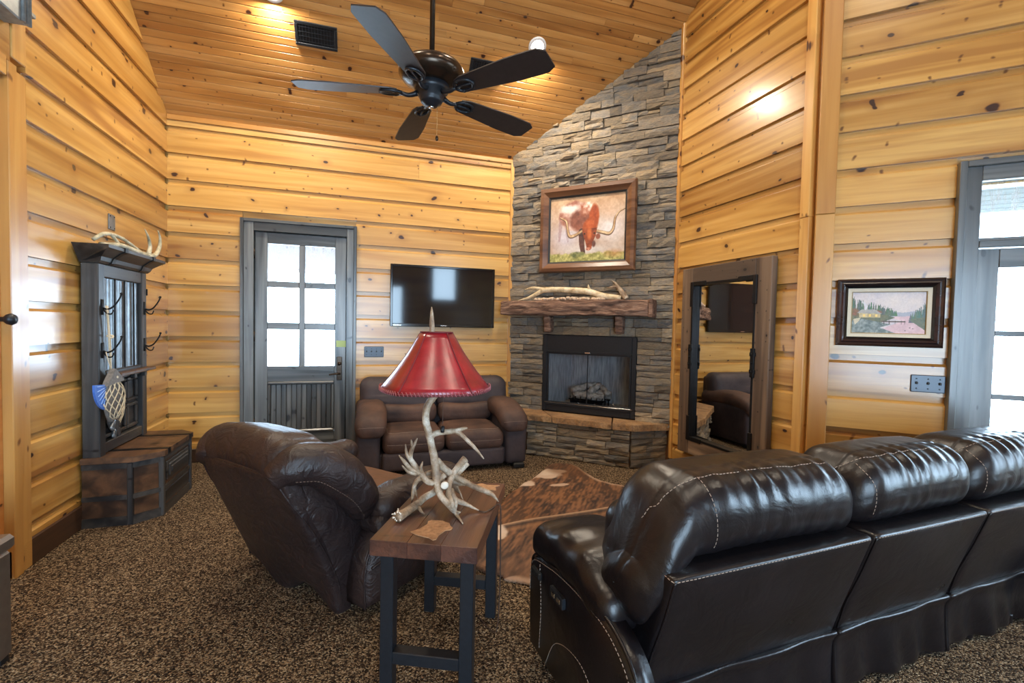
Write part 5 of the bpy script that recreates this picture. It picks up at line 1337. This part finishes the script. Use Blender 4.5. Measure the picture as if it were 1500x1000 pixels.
m = MB(); m.add(*lathevf([(0, -.006), (.013, -.006), (.014, 0), (.013, .006), (0, .006)], 16)); o = m.build('pull_disc', 'black', pc, True); o.matrix_local = Matrix.Translation((.303-OFF.x, 1.80-OFF.y, .949-OFF.z)) @ Matrix.Rotation(math.radians(70), 4, 'Z') @ Matrix.Rotation(PI/2, 4, 'X')
m = MB(); m.tube([(.458, 1.818, .6065), (.481, 1.80, .6065), (.515, 1.83, .6065), (.553, 1.87, .604), (.566, 1.873, .585), (.572, 1.885, .45), (.575, 1.89, .25), (.57, 1.90, .06), (.56, 1.95, .010), (.52, 2.1, .008)], .0028, 6, 5); o = m.build('power_cord', 'cord', LA, True); o.matrix_local = Matrix.Translation(-OFF)

# ------------------------------------------------------------------ upholstery
from mathutils.bvhtree import BVHTree
def onto(P, objs, off=.0012, n=40):
    """lay a path on the nearest surface of some parts"""
    trees = []
    for o in objs:
        o_ = o; vs = [o.matrix_local @ v.co for v in o.data.vertices]; trees.append(BVHTree.FromPolygons(vs, [tuple(p.vertices) for p in o.data.polygons]))
    out = []
    for p in catmull(np.array(P, float), max(2, n//(len(P)-1))):
        best = min((t.find_nearest(Vector(p)) for t in trees), key=lambda h: h[3]); out.append(tuple(best[0]+best[1]*off))
    return out
def seam(par, P, name='stitching', mat='stitch', r=.0013, gap=True, on=None):
    """row of raised stitches along a path"""
    P = np.array(onto(P, on)) if on else catmull(np.array(P, float), 12); d = np.r_[0, np.cumsum(np.linalg.norm(np.diff(P, axis=0), axis=1))]; L = d[-1]; n = max(3, int(L/.014)); m = MB()
    for i in range(n):
        a, b = i*L/n, (i+.62)*L/n; p = np.array([np.interp(a, d, P[:, k]) for k in range(3)]); q = np.array([np.interp(b, d, P[:, k]) for k in range(3)]); m.tube([p, q], r, 4, 0, False)
    return m.build(name, mat, par)
def piping(par, P, r=.004, mat='leather_black', name='piping', on=None):
    if on: P = onto(P, on, r*.3)
    m = MB(); m.tube(P, r, 6, 0 if on else 8); return m.build(name, mat, par, True)
def shear(k, z0=0.):
    def f(V): V = V.copy(); V[:, 1] += k*(V[:, 2]-z0); return V
    return f

# ---- black leather sofa -------------------------------------------------------
SO = thing('leather_sofa', 'long espresso leather reclining sofa seen from behind at right', 'sofa', (.70, 1.215, 0), math.radians(3.5))
LB = 'leather_black'
seats = [(.11, .952), (.962, 1.642), (1.652, 2.42)]
for i, (a, b) in enumerate(seats):
    w_ = (b-a)/2; c = (a+b)/2
    def bf_(V, w_=w_):
        V = V.copy(); t = (V[:, 2]+.205)/.41; V[:, 1] += -.125*np.clip(t, 0, 1)**1.1+.0; u = V[:, 0]/w_
        V[:, 0] *= 1-.035*(1-np.clip(t, 0, 1))*0; V[:, 1] += -.018*(1-u**2)*np.sin(np.clip(t, 0, 1)*PI)
        back = np.clip(-(V[:, 1])/.1, 0, 1)
        return V
    V, F = rbox((w_, .085, .205), .020, m=26, k=3, fn=bf_, wr=.0025, seed=20+i, kk=(8, 20)); bp_ = mobj('back_panel', V+np.array((c, .045, .465)), F, LB, SO, True)
    # lower skirt
    def sk(V, w_=w_):
        V = V.copy(); t = (V[:, 2]+.125)/.25; front = np.clip(-V[:, 1]/.03, 0, 1)
        V[:, 1] -= front*(.014*np.sin(V[:, 0]*16+i)*(.3+.7*(1-t))+.010*np.sin(V[:, 0]*37+2*i+t*2)*(1-t)+.018*np.exp(-((t-.97)/.10)**2)); V[:, 1] += .03*(1-t)*0; return V
    V, F = rbox((w_+.004, .05, .125), .012, m=40, k=2, fn=sk); mobj('lower_skirt', V+np.array((c, .012, .150)), F, LB, SO, True)
    def hm(V):
        V = V.copy(); V[:, 1] += .008*np.sin(V[:, 0]*60)+.006*np.sin(V[:, 0]*97); return V
    V, F = rbox((w_, .012, .022), .006, m=60, k=2, fn=hm); mobj('hem_flap', V+np.array((c, .002, .030)), F, LB, SO, True)
    # stitched head cushion: rounded roll, gathered along its seam
    def hc(V, w_=w_, s=i):
        V = V.copy(); ang = np.arctan2(V[:, 2], V[:, 1]); u = V[:, 0]/w_
        g = np.sin(V[:, 0]*62+np.sin(V[:, 0]*17+s)*2.2)*.6+np.sin(V[:, 0]*101+s*3)*.4
        m_ = np.exp(-((ang-2.35)/.55)**2)+.4*np.exp(-((ang+2.6)/.5)**2)
        d = .0065*g*m_; n_ = V/np.maximum(np.linalg.norm(V*[0, 1, 1], axis=1), 1e-6)[:, None]
        V[:, 1] += d*n_[:, 1]; V[:, 2] += d*n_[:, 2]
        groove = -.006*np.exp(-((ang-1.95)/.06)**2); V[:, 1] += groove*n_[:, 1]; V[:, 2] += groove*n_[:, 2]
        e = np.clip((np.abs(u)-.72)/.28, 0, 1); V[:, 2] -= .035*e**2; V[:, 2] -= (.17*np.clip((-u-.58)/.42, 0, 1)**1.6 if s == 0 else 0); V[:, 2] += .010*np.cos(u*PI/2); f_ = np.clip(V[:, 1]/.16, 0, 1); V[:, 2] -= f_*.10*np.clip(.3-V[:, 2]/.13, 0, 1.3); V[:, 1] += .03*f_*np.clip(-V[:, 2]/.13, 0, 1)
        return V
    V, F = rbox((w_+(.035 if i == 0 else .006), .165, .130), .118, m=44, k=9, fn=hc, wr=.003, seed=30+i, kk=(10, 26)); hc_ = mobj('head_cushion', V+np.array((c-(.03 if i == 0 else 0), .03, .780)), F, LB, SO, True)
    seam(SO, [(a-(.04 if i == 0 else -.01), .0, .80 if i == 0 else .86), (a+.10, -.06, .90), (c, -.07, .92), (b-.10, -.065, .90), (b-.01, -.06, .85)], on=[hc_])
    for xq in ((a+.16,) if i == 0 else (a+.03,)): seam(SO, [(xq, -.06, .90), (xq+.01, -.14, .82), (xq+.02, -.13, .70)], on=[hc_])
    seam(SO, [(a+.006, -.19, .662), (c, -.20, .665), (b-.006, -.19, .662)], on=[bp_])
    piping(SO, [(a+.0, -.17, .66), (a, -.12, .50), (a, -.07, .38), (a, -.05, .27)], .0035, on=[bp_])
    if i == 0: seam(SO, [(a+.0, -.16, .66), (a-.01, -.04, .67), (a-.01, .03, .60)], on=[bp_])
    # seat side (front of the sofa)
    soft('back_cushion', (c, .15, .58), (w_-.005, .10, .19), .08, LB, SO, m=14, k=5, wr=.004, seed=40+i)
    soft('seat_cushion', ((max(a, .28)+min(b, 2.20))/2, .37, .36), ((min(b, 2.20)-max(a, .28))/2-.004, .27, .085), .06, LB, SO, m=14, k=4, wr=.004, seed=50+i, bulge=(0, 0, .015))
    soft('footrest_panel', ((max(a, .28)+min(b, 2.20))/2, .61, .18), ((min(b, 2.20)-max(a, .28))/2-.006, .03, .12), .025, LB, SO, m=10, k=3)
for s, x0 in (('l', 0.0), ('r', 2.24)):
    xa, xb = (x0, x0+.30) if s == 'l' else (x0-.055, x0+.245); c = (xa+xb)/2
    sg = 1 if s == 'l' else -1
    # side of the arm: outline in y/z, softly padded
    prof = [(.555, .06), (.565, .30), (.545, .42), (.42, .462), (.22, .485), (.02, .478), (-.10, .43), (-.165, .34), (-.185, .20), (-.16, .06)]
    P_ = catmull(np.array([(0, y, z) for y, z in prof]), 5)[:, 1:]; n = len(P_); xo = x0 if s == 'l' else x0+.245
    Va = [(xo+sg*.018, y, z) for y, z in P_]+[(xo, y*.96+.008, .27+(z-.27)*.93) for y, z in P_]+[(xo+sg*.07, y*.99, z) for y, z in P_]+[(xo-sg*.006, .2, .27)]
    Fa = []
    for k_ in range(n):
        j_ = (k_+1) % n; Fa += [(k_, j_, n+j_, n+k_), (k_, 2*n+k_, 2*n+j_, j_), (n+k_, n+j_, 3*n)]
    Fa.append(tuple(range(2*n, 3*n))); sd_ = mobj('arm_side', Va, Fa, LB, SO, True); fix_normals(sd_)
    soft('arm_body', (xo+sg*.16, .27, .23), (.10, .28, .19), .03, LB, SO, m=12, k=3)
    def ap(V):
        V = V.copy(); t = V[:, 1]/.34; q = V[:, 0]*sg/.158
        V[:, 2] += .035-.075*np.clip(t, 0, 1)**2-.10*np.clip(-t-.1, 0, 1)**1.6; V[:, 2] -= .022*np.clip(-q-.2, 0, 1)
        V[:, 2] += .007*np.sin(V[:, 1]*38+q)*np.clip(-q+.4, 0, 1); return V
    V, F = rbox((.158, .29, .068), .055, m=28, k=6, fn=ap, wr=.006, seed=62, kk=(14, 34), bulge=(0, 0, .012)); pd_ = mobj('arm_pad', V+np.array((xo+sg*.155, .285, .500)), F, LB, SO, True)
    piping(SO, [(xo+sg*.012, y, z+.004) for y, z in prof[1:9]], .0055, LB)
    seam(SO, [(xo-sg*.01, y*.97+.006, z-.014) for y, z in prof[1:9]], on=[sd_])
    seam(SO, [(xo-sg*.01, .46, .43), (xo-sg*.01, .44, .28), (xo-sg*.01, .45, .10)], on=[sd_]); seam(SO, [(xo-sg*.01, .40, .07), (xo-sg*.01, .30, .22), (xo-sg*.01, .12, .26), (xo-sg*.01, -.02, .14), (xo-sg*.01, -.06, .07)], on=[sd_])
    if s == 'l':
        V, F = rbox((.085, .13, .15), .083, m=16, k=7, wr=.005, seed=66, kk=(12, 30)); V[:, 1] -= .05*V[:, 2]/.15; V[:, 0] += .05*V[:, 2]/.15; mobj('side_wing', V+np.array((xo+.165, .075, .585)), F, LB, SO, True)
m = MB(); m.box((-.018, .24, .375), (-.002, .34, .415), .003); cp = m.build('power_control', 'black_metal', SO)
for k in range(2): m = MB(); m.box((-.021, .255+k*.04, .388), (-.017, .28+k*.04, .404), .002); m.build('button', 'chrome', cp)
m = MB(); m.box((-.018, .43, .375), (-.0, .51, .41), .012); m.build('pull_handle', 'black', SO)
for x in (.08, 2.2):
    for y in (.05, .50): m = MB(); m.box((x-.03, y-.03, 0), (x+.03, y+.03, .05), .006); m.build('foot', 'black', SO)
m = MB(); m.tube([(2.75, 1.05, .008), (2.85, 1.12, .01), (3.0, 1.16, .008), (3.1, 1.22, .008)], .004, 6, 5)
tag(m.build('floor_cable', 'black', None, True), 'thin black cable on the carpet behind the sofa', 'cable')

# ---- brown recliner -----------------------------------------------------------
RC = thing('recliner', 'brown leather rocker recliner turned toward the fireplace, back to viewer', 'armchair', (-.30, 2.53, 0), math.radians(40.5-90))
RL = 'leather_brown'
def rb(V):
    V = V.copy(); t = np.clip((V[:, 2]+.35)/.70, 0, 1); V[:, 1] -= .30*t**1.1; V[:, 0] *= .86+.06*t+.10*np.sin(t*PI)**.7*.6+(.10*(1-t)); u = V[:, 0]/.36
    V[:, 1] += -.03*(1-u*u)*np.sin(t*PI); V[:, 2] += np.where(t < .15, .05*np.sin(u*5.0)*(.15-t)/.15, 0); return V
V, F = rbox((.355, .045, .35), .03, m=30, k=3, fn=rb, wr=.007, seed=71, kk=(7, 18)); ob_ = mobj('outer_back', V+np.array((0, .035, .375)), F, RL, RC, True)
def hd(V):
    V = V.copy(); u = V[:, 0]/.34; ang = np.arctan2(V[:, 2], V[:, 1]); V[:, 2] -= .05*np.abs(u)**3; V[:, 2] += .008*np.sin(V[:, 0]*45+1)*np.exp(-((np.abs(u)-.75)/.25)**2); return V
V, F = rbox((.325, .155, .105), .10, m=30, k=7, fn=hd, wr=.006, seed=72, kk=(12, 30)); 
V = V @ np.array(Matrix.Rotation(math.radians(-12), 3, 'X')).T; mobj('head_pillow', V+np.array((0, -.150, .755)), F, RL, RC, True)
soft('back_cushion', (0, .02, .58), (.29, .11, .19), .09, RL, RC, Matrix.Rotation(math.radians(18), 3, 'X'), m=14, k=5, wr=.006, seed=73)
for sgn in (-1, 1):
    P = [(.265, -.285, .690), (.305, -.22, .740), (.338, -.13, .735), (.36, -.05, .68), (.375, .03, .60), (.382, .075, .51), (.375, .08, .45)]
    R = [.055, .085, .096, .100, .096, .082, .050]
    V, F = tubevf([(sgn*x, y, z) for x, y, z in P], R, 28, 9, True)
    V = np.array(V); ww = waves(75, 12, 20, 60)(V)+.7*waves(79, 16, 60, 110)(V); cen_ = V.mean(0); V += (ww*.010)[:, None]*np.sign(V-cen_)*.6; V[:, 0] = sgn*(np.abs(V[:, 0])*1.0-.0)
    mobj('wing_pillow', V, F, RL, RC, True)
    wp_ = RC.children[-1] if False else bpy.data.objects[[o.name for o in bpy.data.objects if o.name.startswith('wing_pillow')][-1]]; seam(RC, [(sgn*(x+.07), y-.035, z-.055) for x, y, z in P[1:]], mat='stitch_dark', on=[wp_])
    # side of the back below the wing
    pts = [(-.285, .66), (-.20, .71), (-.08, .68), (.02, .60), (.14, .48), (.22, .30), (.20, .04), (-.02, .04), (-.07, .2), (-.14, .40), (-.22, .56)]
    def sx_at(z): return .315+.045*(1-abs(z-.4)/.4)
    ring_o = [(sgn*(.350 if z < .6 else .325), y, z) for y, z in pts]; ring_i = [(sgn*.26, y, z) for y, z in pts]; cen2 = (sgn*.385, -.0, .40)
    Vp = ring_o+ring_i+[cen2]; n = len(pts); Fp = [(i, i+n, (i+1) % n+n, (i+1) % n) for i in range(n)]+[(i, (i+1) % n, 2*n) for i in range(n)]+[tuple(range(n, 2*n))]
    o = mobj('side_panel', Vp, Fp, RL, RC, True); fix_normals(o); md_ = o.modifiers.new('soften', 'SUBSURF'); md_.levels = 2; md_.render_levels = 2
    # arms
    def arm(V):
        V = V.copy(); t = V[:, 1]/.30; V[:, 2] += -.02*t*t+.01*t; V[:, 2] += .005*np.sin(V[:, 1]*28); V[:, 0] += sgn*.01*np.cos(t*PI/2); return V
    V, F = rbox((.088, .31, .075), .073, m=22, k=6, fn=arm, wr=.005, seed=76+sgn, kk=(12, 30)); pdr_ = mobj('arm_pad', V+np.array((sgn*.425, .40, .508)), F, RL, RC, True)
    prof = [(.64, .05), (.66, .30), (.64, .41), (.45, .435), (.25, .43), (.13, .40), (.06, .32), (.025, .20), (.03, .05)]
    P_ = catmull(np.array([(0, y, z) for y, z in prof]), 5)[:, 1:]; n = len(P_); xo = sgn*.492
    Va = [(xo-sgn*.03, y, z) for y, z in P_]+[(xo, .34+(y-.34)*.92, .24+(z-.24)*.90) for y, z in P_]+[(xo-sgn*.16, y*.99, z) for y, z in P_]+[(xo+sgn*.012, .34, .24)]; Fa = []
    for k_ in range(n):
        j_ = (k_+1) % n; Fa += [(k_, j_, n+j_, n+k_), (k_, 2*n+k_, 2*n+j_, j_), (n+k_, n+j_, 3*n)]
    Fa.append(tuple(range(2*n, 3*n))); as_ = mobj('arm_side', Va, Fa, RL, RC, True); fix_normals(as_)
    piping(RC, [(xo-sgn*.022, y, z) for y, z in prof[3:]], .005, RL); piping(RC, [(xo+sgn*.004, .045, .24), (xo+sgn*.012, .30, .285), (xo+sgn*.008, .62, .30)], .006, RL)
    V, F = rbox((.078, .28, .05), .04, m=16, k=4, wr=.012, seed=83+sgn, kk=(18, 44)); mobj('arm_gusset', V+np.array((sgn*.425, .36, .415)), F, RL, RC, True)
    seam(RC, [(sgn*.34, .36, .57), (sgn*.43, .37, .58), (sgn*.53, .38, .53)], mat='stitch_dark', on=[pdr_])
soft('seat_cushion', (0, .40, .355), (.33, .28, .085), .07, 'seat_tan', RC, m=16, k=5, wr=.006, seed=80, bulge=(0, 0, .02))
soft('footrest_panel', (0, .655, .20), (.325, .045, .15), .04, RL, RC, m=12, k=4, wr=.005, seed=81)
soft('base_shell', (0, .33, .16), (.33, .30, .12), .03, RL, RC, m=8, k=2)
m = MB()
for s in (-1, 1): m.tube([(s*.24, .02, .02), (s*.24, .2, .016), (s*.24, .55, .02)], .016, 8, 3)
m.tube([(-.24, .1, .03), (.24, .1, .03)], .016, 8); m.tube([(-.24, .5, .03), (.24, .5, .03)], .016, 8); m.build('rocker_base', 'iron', RC, True)
for sgn in (-1, 1): piping(RC, [(sgn*.31, -.300, .67), (sgn*.35, -.19, .50), (sgn*.36, -.10, .34), (sgn*.36, -.03, .18), (sgn*.36, .0, .06)], .004, RL, on=[ob_])
piping(RC, [(-.29, -.30, .70), (-.15, -.318, .71), (.0, -.325, .715), (.15, -.318, .71), (.29, -.30, .70)], .004, RL, on=[ob_])

# ---- suede loveseat -----------------------------------------------------------
LS = thing('loveseat', 'brown suede two-seat loveseat below the television', 'sofa', (.742, 5.045, 0), PI)
SU, SD = 'suede', 'suede_dark'
for s in (-1, 1):
    def bc(V, s=s):
        V = V.copy(); u = V[:, 0]*s; V[:, 2] -= .02*np.clip((u-.25)/.15, 0, 1)**2*0; V[:, 1] -= .05*(V[:, 2]+.16)/.32; V[:, 2] += .012*np.sin(V[:, 0]*9)*(V[:, 2] < 0); return V
    V, F = rbox((.375, .13, .165), .10, m=20, k=6, fn=bc, wr=.006, seed=90+s, kk=(9, 24)); mobj('back_cushion', V+np.array((s*.378, .19, .645)), F, SD, LS, True)
    V, F = rbox((.278, .09, .095), .07, m=16, k=5, wr=.008, seed=93+s, kk=(14, 34)); V[:, 2] += .02*(V[:, 0]/.278*s)**2; mobj('lumbar_cushion', V+np.array((s*.286, .29, .455)), F, SU, LS, True)
    sc_ = soft('seat_cushion', (s*.280, .53, .285), (.276, .32, .095), .07, SU, LS, m=18, k=5, wr=.005, seed=95+s, bulge=(0, 0, .018))
    seam(LS, [(s*.02, .872, .285), (s*.28, .882, .282), (s*.54, .872, .285)], on=[sc_]); seam(LS, [(s*.05, .80, .40), (s*.28, .80, .40), (s*.50, .80, .40), (s*.52, .60, .40), (s*.53, .40, .39)], on=[sc_])
    V, F = rbox((.105, .40, .225), .05, m=20, k=4, wr=.006, seed=97+s, kk=(8, 20)); V[:, 0] += s*.02*np.clip(V[:, 1]/.4, 0, 1)**2; mobj('arm_body', V+np.array((s*.665, .425, .255)), F, SD, LS, True)
    def pad(V, s=s):
        V = V.copy(); t = V[:, 1]/.42; V[:, 2] -= .085*np.clip((t-.25)/.75, 0, 1)**2; V[:, 2] += .03*(1-np.abs(t)); V[:, 0] += -s*.012*np.cos(t*2); return V
    V, F = rbox((.135, .43, .092), .085, m=24, k=7, fn=pad, wr=.007, seed=99+s, kk=(10, 24)); lp_ = mobj('arm_pad', V+np.array((s*.655, .455, .50)), F, SU, LS, True)
    seam(LS, [(s*.53, .875, .45), (s*.65, .90, .46), (s*.78, .875, .45)], on=[lp_])
    m = MB(); m.box((s*.70-.055, .74, 0), (s*.70+.055, .86, .05), .01); m.build('foot', 'black', LS); m = MB(); m.box((s*.70-.055, .06, 0), (s*.70+.055, .16, .05), .01); m.build('foot', 'black', LS)
soft('front_rail', (0, .79, .125), (.56, .045, .082), .03, SD, LS, m=16, k=3, wr=.003, seed=88)
soft('outer_back', (0, .07, .40), (.74, .055, .36), .04, SD, LS, m=16, k=3)
soft('base_frame', (0, .42, .12), (.60, .36, .07), .02, SD, LS, m=8, k=2)

# ------------------------------------------------------------------ objects at the left edge
CB = thing('metal_cooler', 'brushed metal cooler box at the lower left picture edge', 'cooler', (-1.482, 2.14, 0))
m = MB(); m.box((-.18, -.20, .02), (.18, .19, .44), .012); m.build('body', 'steel', CB)
m = MB(); m.box((-.19, -.21, .44), (.19, .20, .50), .014); m.build('lid', 'steel', CB)
m = MB(); m.tube([(.10, -.215, .40), (.10, -.245, .40), (-.10, -.245, .40), (-.10, -.215, .40)], .007, 8); m.build('handle', 'chrome', CB, True)
m = MB(); m.box((.178, -.02, .28), (.183, .10, .30)); m.build('blue_band', 'bluewood', CB)
for x in (-.15, .15):
    for y in (-.17, .16): m = MB(); m.box((x-.02, y-.02, 0), (x+.02, y+.02, .021)); m.build('foot', 'black', CB)
WC = thing('wall_cabinet', 'grey fluted wall cabinet with small cornice at upper left picture corner', 'cabinet'); WC.matrix_world = FL_ @ Matrix.Translation((2.60, 0, 2.80))
M['grey_paint'] = plain('brushed_grey_paint', L3(136, 142, 144), .4, .5, .2, 30, .2)
m = MB(); m.box((0, -.10, .0), (.44, -.001, .70), .006); m.build('body', 'grey_paint', WC)
for k, x in enumerate((.0, .03, .38, .405, .425)): m = MB(); m.tube([(x+.012, -.105, .0), (x+.012, -.105, .70)], .010, 8); m.build('flute', 'grey_paint', WC, True)
for k, (d, z) in enumerate(((.10, .10), (.075, .075), (.05, .05))): m = MB(); m.box((.44, -.05-d*.3, z-.012), (.44+d, -.001, z+.012), .004); m.build('cornice', 'grey_paint', WC)
